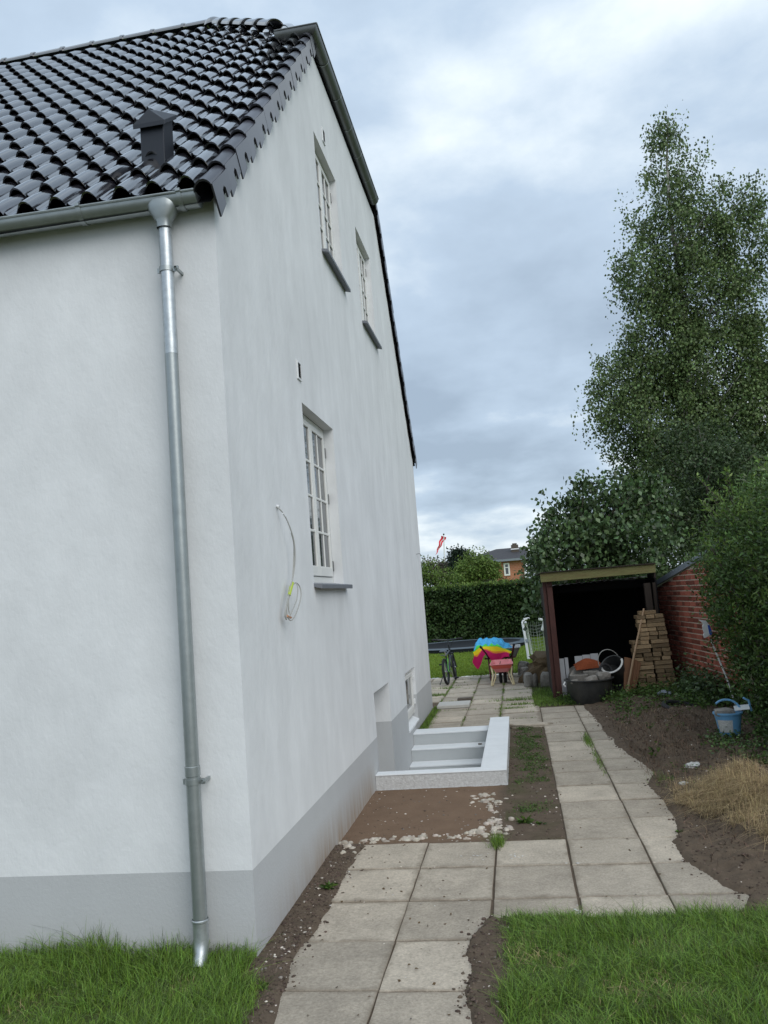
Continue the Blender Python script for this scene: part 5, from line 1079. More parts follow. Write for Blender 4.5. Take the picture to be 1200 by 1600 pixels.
# basket, tyre, litter
bs = thing('plastic_bucket', 'light blue plastic bucket of rubbish under the big hedge', 'bucket', loc=(2.02,8.95,0.10)); bs.scale = (0.8,0.8,0.85)
mb = MB(); mb.lathe([(0.001,0.0),(0.115,0.0),(0.165,0.30),(0.182,0.305),(0.182,0.325),(0.160,0.325),(0.11,0.012),(0.001,0.010)], 30); mb.build('shell', 'light_blue_plastic', bs, smooth=True)
mb = MB(); mb.lathe([(0.136,0.10),(0.160,0.245)], 12, arc=1.25, a0=-2.75); 
for v_i, v_ in enumerate(mb.v): mb.v[v_i] = (v_[0]*1.012, v_[1]*1.012, v_[2])
mb.build('label_patch', 'white_residue', bs)
mb = MB(); mb.tube([(0.17*math.cos(t), 0.02+0.04*math.sin(t), 0.32+0.14*math.sin(t)) for t in np.linspace(0.2,PI*0.75,12)], 0.013, 8); mb.build('handle', 'light_blue_plastic', bs, smooth=True)
rockobj('rubbish', 0.085, 'grey_stone', 41, (1.98,8.92,0.375), (1.1,0.9,0.5), 'crumpled grey rubbish in the light blue bucket', 'rubbish')
mb = MB(); mb.add([(0,0,0),(0.22,0.02,0.01),(0.25,0.20,0.05),(0.03,0.17,0.04),(0,0,0.012),(0.22,0.02,0.022),(0.25,0.20,0.062),(0.03,0.17,0.052)], [(3,2,1,0),(4,5,6,7),(0,1,5,4),(1,2,6,5),(2,3,7,6),(3,0,4,7)])
o = mb.build('white_lid', 'white_plastic', bevel=0.003); o.location = (2.08,8.90,0.385); o.scale = (0.7,0.7,0.7); tag(o, 'white plastic tray piece resting on the rim of the blue bucket', 'tray')
mb = MB(); mb.tube([(2.27,9.02,0.36),(2.25,9.0,0.47),(2.20,9.0,0.50)], 0.011, 8); tag(mb.build('blue_handle', 'light_blue_plastic', smooth=True), 'light blue bent plastic handle behind the bucket', 'handle')
mb = MB(); mb.lathe([(0.25+0.032*math.cos(t), 0.032*math.sin(t)) for t in np.linspace(0,2*PI,11)], 36); o = mb.build('old_tyre', 'rubber', smooth=True); o.location = (1.93,10.75,height(1.93,10.75)+0.02); o.rotation_euler = (0.12,0.22,0); tag(o, 'thin black tyre half buried in the earth below the brick wall', 'tyre')
def crumple(name, m_, loc, s_, seed, label, cat):
    bm = bmesh.new(); bmesh.ops.create_icosphere(bm, subdivisions=3, radius=1); rr = seed
    for v_ in bm.verts:
        p = v_.co; k = 1+0.5*mnoise.noise(p*2.3+Vector((rr,0,rr)))+0.3*mnoise.noise(p*6+Vector((rr,0,0))); v_.co = Vector((p.x*1.3,p.y,p.z*0.55))*s_*k
    me = bpy.data.meshes.new(name); bm.to_mesh(me); bm.free(); me.materials.append(MATS[m_]); return tag(link(name, me, None, loc), label, cat)
def onear(px, py, dz=0.0):
    q = atz(px, py, 0.0)
    for _ in range(4): q = atz(px, py, height(q.x, q.y)+dz)
    return q
crumple('crumpled_bag', 'white_residue', onear(1083,1196,0.02), 0.05, 3, 'crumpled pale plastic bag on the earth in front of the blue bucket', 'bag')
crumple('crumpled_foil', 'white_plastic', onear(1053,1168,0.02), 0.045, 5, 'shredded white plastic on the dark soil heap', 'litter')
crumple('crumpled_bag', 'white_residue', onear(1068,1224,0.01), 0.03, 8, 'small pale scrap lying left of the dry grass', 'litter')
crumple('grey_pot', 'coping', onear(1038,1083,0.05), 0.07, 9, 'grey plastic lump in the weeds at the foot of the brick pile', 'litter')
mb = MB(); q = onear(594,1377,0.004); mb.box((-0.02,-0.012,0),(0.025,0.012,0.008)); o = mb.build('wood_chip', 'wood_dark'); o.location = q; tag(o, 'dark wood chip lying on the near slabs', 'wood chip')

# cement crust left on the bare patch, and pebbles
def lumps(name, pts, m_, rmin, rmax, flat=0.45, sub=1):
    bmx = bmesh.new(); bmesh.ops.create_icosphere(bmx, subdivisions=sub, radius=1); BV = np.array([v_.co[:] for v_ in bmx.verts]); BFc = np.array([[v_.index for v_ in f.verts] for f in bmx.faces]); bmx.free()
    n = len(pts); P = np.array(pts); s_ = (RNG.uniform(0,1,n)**2.5*(rmax-rmin)+rmin); sc = np.stack([s_*RNG.uniform(.7,1.4,n), s_*RNG.uniform(.7,1.4,n), s_*flat*RNG.uniform(.6,1.3,n)],1)
    a_ = RNG.uniform(0,2*PI,n); V_ = BV[None]*sc[:,None]*(1+RNG.normal(0,0.16,(n,len(BV),1))); ca, sa = np.cos(a_)[:,None], np.sin(a_)[:,None]
    V_ = np.stack([V_[...,0]*ca-V_[...,1]*sa, V_[...,0]*sa+V_[...,1]*ca, V_[...,2]],-1)+P[:,None]; F_ = BFc[None]+(np.arange(n)*len(BV))[:,None,None]
    return np_mesh(name, V_.reshape(-1,3), F_.reshape(-1,3), m_)
mat('cement', (0.52,0.48,0.41), 0.95, 0.2, var=0.2, vs=20, col2=(0.36,0.31,0.25), bump=0.8, bs=40, island=0.15)
mat('pebble', (0.42,0.38,0.33), 0.9, 0.2, island=0.6); mat('clod', (0.105,0.080,0.062), 0.97, 0.1, island=0.35, bump=0.6, bs=60)
pts = []
for (cx, cy, sx, sy, n, rr) in ((-1.28,6.24,0.07,0.03,40,0.03),(-0.95,6.30,0.16,0.035,90,0.03),(-0.42,6.32,0.12,0.07,120,0.035),(-0.33,6.62,0.05,0.06,60,0.035),(-0.36,6.95,0.03,0.05,22,0.02),(-0.42,7.40,0.06,0.10,60,0.03),(-0.33,7.2,0.04,0.2,25,0.02),(-0.30,6.45,0.04,0.04,40,0.035),(-1.42,6.1,0.05,0.12,40,0.012)):
    for _ in range(n):
        x_, y_ = random.gauss(cx,sx), random.gauss(cy,sy)
        if x_ > XW+0.02 and y_ > 6.10 or cy < 6.2: pts.append((max(x_,XW+0.01), y_, height(x_,y_)-0.004))
crust = tag(link('cement_crust', lumps('cement_crust', pts, 'cement', 0.003, 0.032, 0.75, 2)), 'pale crumbled cement left around the bare earth patch', None, kind='stuff')
pts = []
def sc_pts(n, x0, x1, y0, y1, cond=lambda x,y: True):
    r_ = []
    for _ in range(n):
        x_, y_ = random.uniform(x0,x1), random.uniform(y0,y1)
        if cond(x_,y_): r_.append((x_,y_,height(x_,y_)))
    return r_
pts = sc_pts(190,-1.48,-1.22,3.4,6.1) + sc_pts(150,-1.48,-0.25,6.15,7.85) + sc_pts(120,-0.24,0.19,6.1,11) + sc_pts(420,0.9,2.3,4.6,12, lambda x,y: x > lerp_t(RC,y)+0.05) + sc_pts(60,-0.42,-0.2,3.4,4.9) + sc_pts(70,-1.46,-1.2,4.1,4.6)
tag(link('pebbles', lumps('pebbles', pts, 'pebble', 0.0018, 0.011, 0.6)), 'small pale pebbles and mortar crumbs scattered on the earth', None, kind='stuff')
pts = sc_pts(2600,-1.48,-1.24,3.3,6.1) + sc_pts(160,-1.46,-0.25,6.15,7.85) + sc_pts(900,-0.24,0.19,6.1,11) + sc_pts(14000,0.9,2.5,4.6,12.4, lambda x,y: x > lerp_t(RC,y)+0.04) + sc_pts(800,-0.42,-0.2,3.4,4.9)
for _ in range(420):
    y_ = random.uniform(4.7,12.4); x_ = lerp_t(RC,y_)+random.gauss(0.0,0.04); pts.append((x_,y_,max(0.001,height(x_,y_))))
for _ in range(160):
    y_ = random.uniform(3.4,6.1); x_ = -1.27+max(0,4.2-y_)*-0.0+random.gauss(0.0,0.035); pts.append((x_,y_,max(0.001,height(x_,y_))))
for _ in range(110):
    y_ = random.uniform(3.4,4.75); x_ = lerp_t(LC,y_)+random.gauss(-0.01,0.03); pts.append((x_,y_,max(0.001,height(x_,y_))))
tag(link('soil_clods', lumps('soil_clods', pts, 'clod', 0.002, 0.012, 0.6)), 'crumbs and clods of brown soil on the bed and verges', None, kind='stuff')
# small bits on the slabs
pts = []
for _ in range(240):
    x_, y_ = random.choice([(random.uniform(-1.28,-0.33), random.uniform(3.5,6.1)), (random.uniform(0.2,1.0), random.uniform(4.9,12)), (random.uniform(-1.3,0.1), random.uniform(11.2,17))]); pts.append((x_,y_,0.003))
tag(link('grit', lumps('grit', pts, 'pebble', 0.0015, 0.006, 0.5)), 'grit and crumbs lying on the slabs', None, kind='stuff')
pts = []
for (px_, py_, n_, sx_, sy_) in ((548,1371,5,.03,.02),(560,1362,3,.02,.01),(513,1415,2,.01,.01),(572,1437,2,.012,.01),(740,1340,26,.05,.05),(810,1338,22,.05,.03),(905,1350,6,.04,.04),(905,1425,14,.02,.04),(700,1400,5,.15,.15),(880,1290,3,.1,.1),(640,1520,3,.1,.1)):
    for _ in range(n_):
        q = atz(px_,py_); x_, y_ = random.gauss(q.x,sx_), random.gauss(q.y,sy_); pts.append((x_,y_,0.0035))
tag(link('paint_spots', lumps('paint_spots', pts, 'paint_spot', 0.002, 0.011, 0.12)), 'dried white paint and mortar spots on the near slabs', None, kind='stuff')
pts = []
for _ in range(90):
    x_, y_ = random.choice([(random.uniform(-1.28,-0.33), random.uniform(3.5,6.1)), (random.uniform(0.2,1.0), random.uniform(4.9,12))]); pts.append((x_,y_,0.004))
o = link('leaf_litter', leaves(np.array(pts), 0.022, 0.6, 0, 'straw_matter', 'leaf_litter', D=np.column_stack([RNG.normal(size=90),RNG.normal(size=90),np.full(90,0.1)]))); tag(o, 'bits of dry leaf on the slabs', None, kind='stuff')
# roots and stalks on the soil mounds, mulch
mat('stalk', (0.15,0.105,0.072), 0.9, 0.15, island=0.6)
P = []
for _ in range(8500):
    x_, y_ = random.uniform(1.02,2.3), random.uniform(5.4,12.0)
    if random.random() < math.exp(-((x_-1.45)/0.45)**2-((y_-9.2)/1.3)**2)+0.2: P.append((x_,y_,height(x_,y_)-0.002))
P = np.array(P); o = link('dead_roots', blades(P, 0.085, 0.0055, 'stalk', 'dead_roots', lean=1.8, segs=3, bend=1.6)); tag(o, 'tangle of dead brown roots and stalks on the soil heap', None, kind='stuff')
# dry cut grass heap
P = []
for _ in range(17000):
    t = random.random(); cx, cy = 1.22+0.62*t, 6.95-1.45*t**1.2 ; x_, y_ = cx+random.gauss(0,0.13+0.10*t), cy+random.gauss(0,0.16+0.15*t)
    if x_ > 1.10+max(0,(6.8-y_))*0.27+0.06*pn(x_,y_,5,1) and pn(x_,y_,4.5,31) > -0.28: P.append((x_,y_,height(x_,y_)-0.004+0.035*random.random()))
P = np.array(P); o = link('dry_grass_heap', blades(P, 0.12, 0.0032, 'grass_dry', 'dry_grass_heap', lean=1.6, segs=4, bend=2.5)); tag(o, 'heap of straw-coloured dry cut grass at the edge of the bed', None, kind='stuff')

# ================================================================ GRASS
P = []
for _ in range(105000):
    x_, y_ = random.uniform(-0.45,2.3), random.uniform(3.15,4.80)
    e = lawn_r(x_,y_)
    if e > 0.0 or (e > -0.04 and random.random() < 0.15):
        bare = math.exp(-((x_-0.47)/0.09)**2-((y_-4.25)/0.06)**2)
        if random.random() < 0.82*(1-0.85*bare): P.append((x_,y_,height(x_,y_)-0.004, 1.0))
P = np.array(P); hh = 0.046*RNG.uniform(0.35,1.6,len(P))*(1+0.65*np.array([pn(a_,b_,4,2)+0.7*pn(a_,b_,13,9) for a_,b_ in P[:,:2]]))
o = link('near_lawn_grass', blades(P[:,:3], hh, 0.0036, 'grass', 'near_lawn_grass', lean=1.35, segs=3, flow=0.35)); tag(o, 'short green lawn grass in front of the path', None, kind='stuff')
P = []
for _ in range(44000):
    x_, y_ = random.uniform(-3.6,-1.30), random.uniform(3.1,4.235); e = lawn_l(x_,y_)
    if e > 0.0 or (e > -0.05 and random.random() < 0.2):
        bare = math.exp(-((x_+2.42)/0.11)**2-((y_-4.02)/0.035)**2)
        if random.random() < 1-0.9*bare: P.append((x_,y_,height(x_,y_)-0.004))
P = np.array(P); nn = np.array([pn(a_,b_,3.2,6) for a_,b_ in P[:,:2]]); wall_b = np.exp(-((Y0-P[:,1])/0.10)); nn = nn+0.6*np.array([pn(a_,b_,9,16) for a_,b_ in P[:,:2]]); hh = (0.060+0.075*wall_b)*RNG.uniform(0.35,1.5,len(P))*np.maximum(0.35,1+0.8*nn)
o = link('wall_grass', blades(P, hh, 0.0038, 'grass', 'wall_grass', lean=1.15, segs=4, flow=0.35)); tag(o, 'longer green grass growing against the plinth under the downpipe', None, kind='stuff')
P = np.column_stack([RNG.uniform(-3.5,-1.5,260), RNG.uniform(3.9,4.22,260), np.full(260,0.01)]); o = link('grass_stalks', blades(P, 0.17, 0.0022, 'grass', 'grass_stalks', lean=0.5, segs=4)); tag(o, 'thin tall grass stalks in front of the plinth', None, kind='stuff')
n = 900; P = np.column_stack([RNG.uniform(-0.25,2.2,n), np.zeros(n), np.full(n,0.01)]); P[:,1] = 4.62+RNG.normal(0,0.03,n); o = link('lawn_edge_grass', blades(P, 0.075, 0.0026, 'grass', 'lawn_edge_grass', lean=0.8, segs=4)); tag(o, 'longer grass blades hanging over the slab edge', None, kind='stuff')
n = 70000; P = np.column_stack([RNG.uniform(-5.5,1.6,n), 17.75+12.0*RNG.uniform(0,1,n)**1.3, np.zeros(n)])
keep = (np.hypot(P[:,0]+1.80, P[:,1]-26.9) > 2.18) & (P[:,1] > 17.7+0.15*np.sin(P[:,0]*9)); P = P[keep]
o = link('far_lawn_grass', blades(P, 0.05, 0.012, 'grass_far', 'far_lawn_grass', lean=0.7, segs=2)); tag(o, 'bright mown grass of the far lawn', None, kind='stuff')
P = []
for _ in range(9000):
    x_, y_ = random.uniform(-0.2,2.2), random.uniform(3.2,4.62)
    if lawn_r(x_,y_) > 0.02 and (pn(x_,y_,3.5,44) > 0.22 or random.random() < 0.10 or math.hypot((x_-0.47)/0.12,(y_-4.25)/0.07) < 1): P.append((x_,y_,height(x_,y_)))
for _ in range(2500):
    x_, y_ = random.uniform(-3.4,-1.5), random.uniform(3.3,4.2)
    if pn(x_,y_,4,44) > 0.15 or math.hypot((x_+2.42)/0.13,(y_-4.02)/0.04) < 1: P.append((x_,y_,height(x_,y_)))
o = link('dead_grass', blades(np.array(P), 0.034, 0.0032, 'grass_dry', 'dead_grass', lean=1.6, segs=3)); tag(o, 'dead straw-coloured blades mixed into the near lawn', None, kind='stuff')
# grass tufts in joints
def tuft(px, py, n, r, h, label, m_='grass', ry=None, z=0.0, group=None, lw=0.003, name='grass_tuft'):
    q = onear(px, py) if py > 1100 else atz(px, py, z); ry = ry or r
    P = np.column_stack([q.x+RNG.normal(0,r,n), q.y+RNG.normal(0,ry,n), np.full(n, max(z,-0.01))]); o = link(name, blades(P, h, lw, m_, name, lean=0.8)); return tag(o, label, 'grass tuft', group, 'stuff')
tuft(778,1322,420,0.022,0.07,'tall bright grass tuft in the joint at the corner of the bare earth patch', ry=0.06)
tuft(1040,1217,500,0.05,0.05,'dark grass tuft on the right edge of the path where the soil begins', ry=0.15)
tuft(918,1160,420,0.02,0.045,'grass tuft in the long joint of the far path', ry=0.22, lw=0.004)
tuft(935,1190,260,0.015,0.035,'low weeds in the long joint, nearer than the grass tuft', ry=0.3, lw=0.004)
tuft(700,1076,200,0.12,0.05,'grass tuft in the joint behind the bicycle wheel', ry=0.04, lw=0.006)
tuft(682,1087,260,0.10,0.05,'grass tuft at the foot of the far house corner', ry=0.05, lw=0.006)
tuft(810,1094,420,0.20,0.05,'wide grass tuft in a cross joint near the shed', ry=0.05, lw=0.006)
tuft(814,1102,300,0.14,0.04,'narrower grass tuft in the next cross joint toward the camera', ry=0.04, lw=0.006)
tuft(803,1108,260,0.12,0.04,'thin grass line in a cross joint beside the parapet end', ry=0.03, lw=0.005)
P = []
for xx in (-1.405,-0.895,-0.385):
    for _ in range(800):
        y_ = random.uniform(11.3,17.6)
        if pn(xx,y_,1.7,3) > -0.1: P.append((xx+random.gauss(0,0.012), y_, -0.005))
for yy in FR[1:]:
    for _ in range(160):
        x_ = random.uniform(-1.9,0.12)
        if pn(x_,yy,1.6,9) > 0.12: P.append((x_, yy+random.gauss(0,0.012), -0.005))
o = link('joint_grass', blades(np.array(P), 0.032, 0.006, 'grass', 'joint_grass', lean=0.8)); tag(o, 'grass and moss growing in the joints of the far paving', None, kind='stuff')
P = np.column_stack([XW+0.03+np.abs(RNG.normal(0,0.06,2200)), RNG.uniform(11.1,13.3,2200), np.full(2200,-0.01)]); o = link('verge_grass', blades(P, 0.04, 0.006, 'grass', 'verge_grass', lean=0.9)); tag(o, 'strip of grass between the house corner and the paving', None, kind='stuff')
P = []
for _ in range(5200):
    x_, y_ = random.gauss(0.35,0.20), random.gauss(13.7,0.55)
    if 0.12+0.05*pn(x_,y_,6) < x_ < 0.62 and 12.65 < y_ < 15: P.append((x_,y_,0.0))
o = link('shed_grass', blades(np.array(P), 0.06, 0.006, 'grass', 'shed_grass', lean=0.8)); tag(o, 'patch of green grass and weeds in front of the left shed post', None, kind='stuff')

# ================================================================ WEEDS
def weeds(name, pts, leaf, label, m_='leaf_weed', hgt=0.06, per=22, spread=0.05, cat=None, kind='stuff', group=None):
    A_ = []
    for (x_, y_, s_) in pts:
        n = max(4, int(per*RNG.uniform(0.5,1.4))); q = np.column_stack([RNG.normal(x_,spread*s_,n), RNG.normal(y_,spread*s_,n), height(x_,y_)+np.abs(RNG.normal(0,hgt*s_,n))]); A_.append(q)
    A_ = np.concatenate(A_); D_ = RNG.normal(size=(len(A_),3)); D_[:,2] = np.abs(D_[:,2])*0.5
    return tag(link(name, leaves(A_, leaf, 0.6, 0, m_, name, D=D_)), label, cat, group, kind)
rp_ = lambda n, x0, x1, y0, y1, s0=0.6, s1=1.3: [(random.uniform(x0,x1), random.uniform(y0,y1), random.uniform(s0,s1)) for _ in range(n)]
weeds('bed_weeds', [(x_,y_,s_) for x_,y_,s_ in rp_(190,1.15,2.45,10.6,12.9) if x_ > 1.1+0.3*(12.9-y_)/2.3*0 and random.random() < 0.35+0.5*sst(1.3,2.0,x_)], 0.038, 'low green weeds covering the bed below the brick wall', hgt=0.07, per=34, spread=0.07)
weeds('bed_seedlings', [(x_,y_,s_) for x_,y_,s_ in rp_(150,1.1,2.4,5.2,11.5) if x_ > lerp_t(RC,y_)+0.1 and pn(x_,y_,2.1,61) > 0.02], 0.022, 'sparse small seedlings scattered over the bare bed', hgt=0.012, per=12, spread=0.035)
weeds('wall_nettles', rp_(60,2.15,2.5,10.9,12.0), 0.05, 'taller weeds growing against the foot of the brick wall', 'leaf_ivy', hgt=0.17, per=60, spread=0.09)
weeds('hedge_foot_weeds', rp_(80,1.75,2.5,7.2,9.0), 0.036, 'weeds and ivy creeping out from under the big hedge', 'leaf_privet', hgt=0.035, per=26, spread=0.06)
weeds('strip_weeds', [(x_,y_,s_) for x_,y_,s_ in rp_(260,-0.16,0.14,6.9,10.9) if pn(x_,y_,2.4,21) > 0.0], 0.016, 'flat weeds in the earth strip beside the parapet', 'leaf_weed', hgt=0.010, per=20, spread=0.03)
weeds('shed_foot_weeds', rp_(60,0.55,0.85,12.75,13.25)+rp_(30,1.1,1.5,12.5,12.8), 0.035, 'green weeds around the tub and shed post', 'leaf_weed', hgt=0.05, per=24, spread=0.06)
for (px, py, s_, lb) in ((820,1285,1.0,'bright green dandelion-like weed in the earth strip near the path'),(845,1288,0.6,'small weed right of the bright one in the earth strip'),(513,1388,0.8,'small weed with narrow leaves between plinth and slabs'),(1020,1138,0.8,'weed clump at the soil edge left of the hedge bucket'),(1062,1300,0.5,'single bright leafy weed below the dry grass heap'),(1030,1178,1.3,'green weed patch on the dark soil heap'),(412,1545,0.5,'tiny weed beside the near corner of the plinth')):
    q = onear(px, py); n = int(26*s_); A_ = np.column_stack([RNG.normal(q.x,0.015*s_,n), RNG.normal(q.y,0.018*s_,n), np.full(n,q.z+0.004)]); D_ = RNG.normal(size=(n,3)); D_[:,2] = np.abs(D_[:,2])*0.35+0.1
    tag(link('weed', leaves(A_, 0.065*s_, 0.34, 0, 'leaf_weed', 'weed', D=D_)), lb, 'weed', 'weeds around the path')

# ================================================================ TREES AND HEDGES
def limbs(mb, base, top, r0, centres, n=60, rb=0.035):
    base = Vector(base); top = Vector(top); k = 10; sp_ = [base.lerp(top, i/k)+Vector((0.12*math.sin(i*1.3),0.1*math.cos(i*1.9),0))*(i>0) for i in range(k+1)]
    mb.tube(sp_, [r0*(1-0.9*i/k) for i in range(k+1)], 10)
    idx = RNG.choice(len(centres), min(n, len(centres)), replace=False)
    for i in idx:
        c = Vector(centres[i]); t = max(0.05, min(0.92, (c.z-base.z)/(top.z-base.z)-0.10)); a_ = base.lerp(top, t); m_ = a_.lerp(c, 0.5)+Vector((0,0,-0.04*(c-a_).length)); mb.tube([a_, m_, c], [rb*(1-t*0.6), rb*0.55*(1-t*0.5), 0.006], 5, caps=False)
def tree(name, label, base, top, r0, blobs, dens, leaf_n, cr, leaf, lm, cat='tree', group=None, bark='bark', nl=60, droop=0.4, aspect=0.6, rb=0.035, flat=0.8):
    t = thing(name, label, cat, group, loc=base); TI = Matrix.Translation(-Vector(base))
    P, C_ = clumps(blobs, dens, leaf_n, cr, flat)
    mb = MB(); limbs(mb, base, top, r0, C_, nl, rb); o = mb.build('trunk', bark, smooth=True); o.parent = t; o.matrix_parent_inverse = TI
    o = link('crown', leaves(P, leaf, aspect, droop, lm, 'crown')); o.parent = t; o.matrix_parent_inverse = TI
    return t
def bl_(px, py, rx, ry, Y, rd=None):                # crown mass seen at (px, py) with photo half-sizes, at distance Y
    s_ = Y/FPX; c = at(px, py, Y); return ((c.x,c.y,c.z), (rx*s_, (rd if rd else (rx+ry)*0.45*s_), ry*s_))
B = [bl_(1041,190,9,22,22), bl_(1040,225,22,40,22), bl_(1052,285,48,50,22), bl_(1005,330,28,40,22), bl_(1075,360,70,60,22), bl_(1160,310,34,48,22), bl_(1168,380,40,70,22), bl_(1010,425,50,60,22), bl_(1090,460,75,70,22), bl_(1172,480,34,70,22), bl_(1040,530,60,70,22),
     bl_(1110,570,80,80,22), bl_(1195,580,40,90,22), bl_(950,575,36,30,22), bl_(990,600,55,55,22), bl_(935,625,26,22,22), bl_(960,660,40,28,22), bl_(1030,670,80,80,22), bl_(1120,690,90,80,22), bl_(1060,770,75,70,22), bl_(1150,800,90,90,22), bl_(1000,720,35,45,22), bl_(1220,760,60,120,22)]
bb_ = at(1085,905,22); tp_ = at(1042,180,22)
tree('birch_tree', 'tall dark green birch tree rising above the shed against the clouds', (bb_.x,bb_.y,0), tuple(tp_), 0.16, B, 12.0, 120, 0.185, 0.078, 'leaf_birch', bark='birch_bark', nl=150, droop=0.9, aspect=0.75, rb=0.03, flat=1.2)
# ivy-like shrub sprawling over the shed
B = [bl_(868,834,34,32,16.5,0.6), bl_(880,800,24,22,16.5,0.5), bl_(890,860,60,42,16.2,0.8), bl_(945,830,55,50,16.5,0.9), bl_(905,780,18,14,16.5,0.3), bl_(915,757,12,9,16.5,0.25), bl_(955,765,32,28,16.5,0.6), bl_(846,893,22,34,15.6,0.5), bl_(842,935,10,22,15.0,0.25), bl_(1000,850,50,45,16,0.8), bl_(1005,790,35,40,17,0.8)]
tree('climbing_shrub', 'large-leaved climbing shrub sprawling over the shed roof and its left side', (0.9,15.9,0), (1.3,16.2,2.9), 0.07, B, 44, 44, 0.15, 0.10, 'leaf_ivy', cat='shrub', nl=70, droop=0.8, aspect=0.72, rb=0.02)
B = [bl_(1060,850,60,60,17.5,0.9), bl_(1110,800,60,70,18,0.9), bl_(1040,890,40,28,15.6,0.4), bl_(1090,720,60,60,19,0.9), bl_(1150,760,60,80,18,1.0), bl_(1000,880,60,24,15.9,0.4)]
tree('dark_shrub', 'dense dark shrub between the shed roof and the big hedge', (3.9,17.2,0), (4.2,17.6,4.0), 0.09, B, 26, 70, 0.20, 0.075, 'leaf_dark', cat='shrub', nl=60, droop=0.3, rb=0.02)
# big hedge on the right
hedge = thing('big_hedge', 'large unclipped privet hedge on the right with long arching shoots', 'hedge', loc=(3.2,9,0)); HI = Matrix.Translation((-3.2,-9,0))
B = []
for y_ in np.arange(6.6,11.4,0.55):
    for z_ in (0.35,0.9,1.45,2.0,2.45):
        t = (y_-6.6)/4.8; bulge = 0.12*math.sin(y_*2.1+z_*1.7)+0.08*math.sin(z_*3.7+y_)
        xf_ = {0.35:2.52,0.9:2.44,1.45:2.32,2.0:2.26,2.45:2.48}[z_]+0.0*t
        if z_ == 2.45 and y_ > 10.9: continue
        B.append(((xf_+0.42+bulge*0.5, y_, z_), (0.42,0.38,0.38)))
B += [((2.62,9.7,0.3),(0.25,0.5,0.3)), ((2.6,9.0,0.22),(0.28,0.5,0.22)), ((2.55,8.2,0.22),(0.28,0.5,0.2)), ((2.72,10.5,0.55),(0.2,0.35,0.5))]
P, C_ = clumps(B, 150, 46, 0.085, 0.9)
P = P[P[:,2] > 0.05]; D_ = RNG.normal(size=P.shape); D_[:,2] += 0.6; D_[:,0] -= 0.5
o = link('foliage', leaves(P, 0.060, 0.36, 0, 'leaf_privet', 'foliage', D=D_)); o.parent = hedge; o.matrix_parent_inverse = HI
P2, _ = clumps([((c[0]-0.12,c[1],c[2]+0.08), r_) for c, r_ in B if c[2] > 0.7], 16, 26, 0.06); D_ = RNG.normal(size=P2.shape); D_[:,2] += 1.0
o = link('young_leaves', leaves(P2, 0.058, 0.34, 0, 'leaf_privet_new', 'young_leaves', D=D_)); o.parent = hedge; o.matrix_parent_inverse = HI
mb = MB(); A_ = []
for k_ in range(90):
    a_ = Vector((random.uniform(2.55,3.1), random.uniform(6.8,11.1), random.uniform(1.2,2.4))); up_ = random.uniform(0.35,0.75); b_ = a_+Vector((random.uniform(-0.45,0.05), random.uniform(-0.2,0.25), up_)); m_ = (a_+b_)/2+Vector((-0.04,0,0.06)); pp_ = spl([a_,m_,b_],5); mb.tube(pp_, [0.006*(1-0.8*i/len(pp_)) for i in range(len(pp_))], 5)
    for q in pp_[2:]:
        for _ in range(3): A_.append((q.x,q.y,q.z))
o = mb.build('shoots', 'bark', hedge); o.matrix_parent_inverse = HI
A_ = np.array(A_); D_ = RNG.normal(size=A_.shape); D_[:,2] += 0.8; o = link('shoot_leaves', leaves(A_, 0.065, 0.34, 0, 'leaf_privet_new', 'shoot_leaves', D=D_)); o.parent = hedge; o.matrix_parent_inverse = HI
mb = MB()
for k_ in range(46):
    x_, y_ = random.uniform(2.7,3.4), random.uniform(6.6,11.2); mb.tube([(x_,y_,-0.05),(x_+random.uniform(-.2,.2),y_+random.uniform(-.2,.2),1.1),(x_+random.uniform(-.5,.4),y_+random.uniform(-.4,.4),2.2)], [0.028,0.018,0.006], 6)
o = mb.build('stems', 'bark', hedge); o.matrix_parent_inverse = HI
mb = MB(); mb.box((3.25,6.6,0),(3.6,11.2,2.05)); o = mb.build('added_dark_core', 'deck_and_shade', hedge); o.matrix_parent_inverse = HI  # added near-black box blocking the view through, in place of inner shade
# clipped hedge across the end of the garden
fh = thing('clipped_hedge', 'clipped dark green hedge across the end of the far lawn', 'hedge', loc=(-1.5,30.4,0)); FI = Matrix.Translation((1.5,-30.4,0))
n = 30000; hx0, hx1 = -9, 6
P = np.column_stack([RNG.uniform(hx0,hx1,n), 29.85+np.abs(RNG.normal(0,0.13,n)), 2.02*RNG.uniform(0,1,n)]); nn = np.array([pn(a_,c_,1.8,3)*0.20+pn(a_,c_,5,7)*0.10 for a_,_,c_ in P]); P[:,1] += nn; 
T_ = np.column_stack([RNG.uniform(hx0,hx1,9000), RNG.uniform(29.85,31.0,9000), np.zeros(9000)]); T_[:,2] = 2.0+np.array([pn(a_,b_,2.5,1)*0.07 for a_,b_ in T_[:,:2]])+RNG.normal(0,0.035,9000)
o = link('foliage', leaves(np.concatenate([P]), 0.115, 0.6, 0.3, 'leaf_hedge', 'foliage')); o.parent = fh; o.matrix_parent_inverse = FI
o = link('top_foliage', leaves(T_, 0.10, 0.6, -0.6, 'leaf_light', 'top_foliage')); o.parent = fh; o.matrix_parent_inverse = FI
mb = MB(); mb.box((hx0,30.15,0),(hx1,30.9,1.93)); o = mb.build('added_dark_core', 'deck_and_shade', fh); o.matrix_parent_inverse = FI  # box added behind the leaves to close gaps, shade painted as near-black
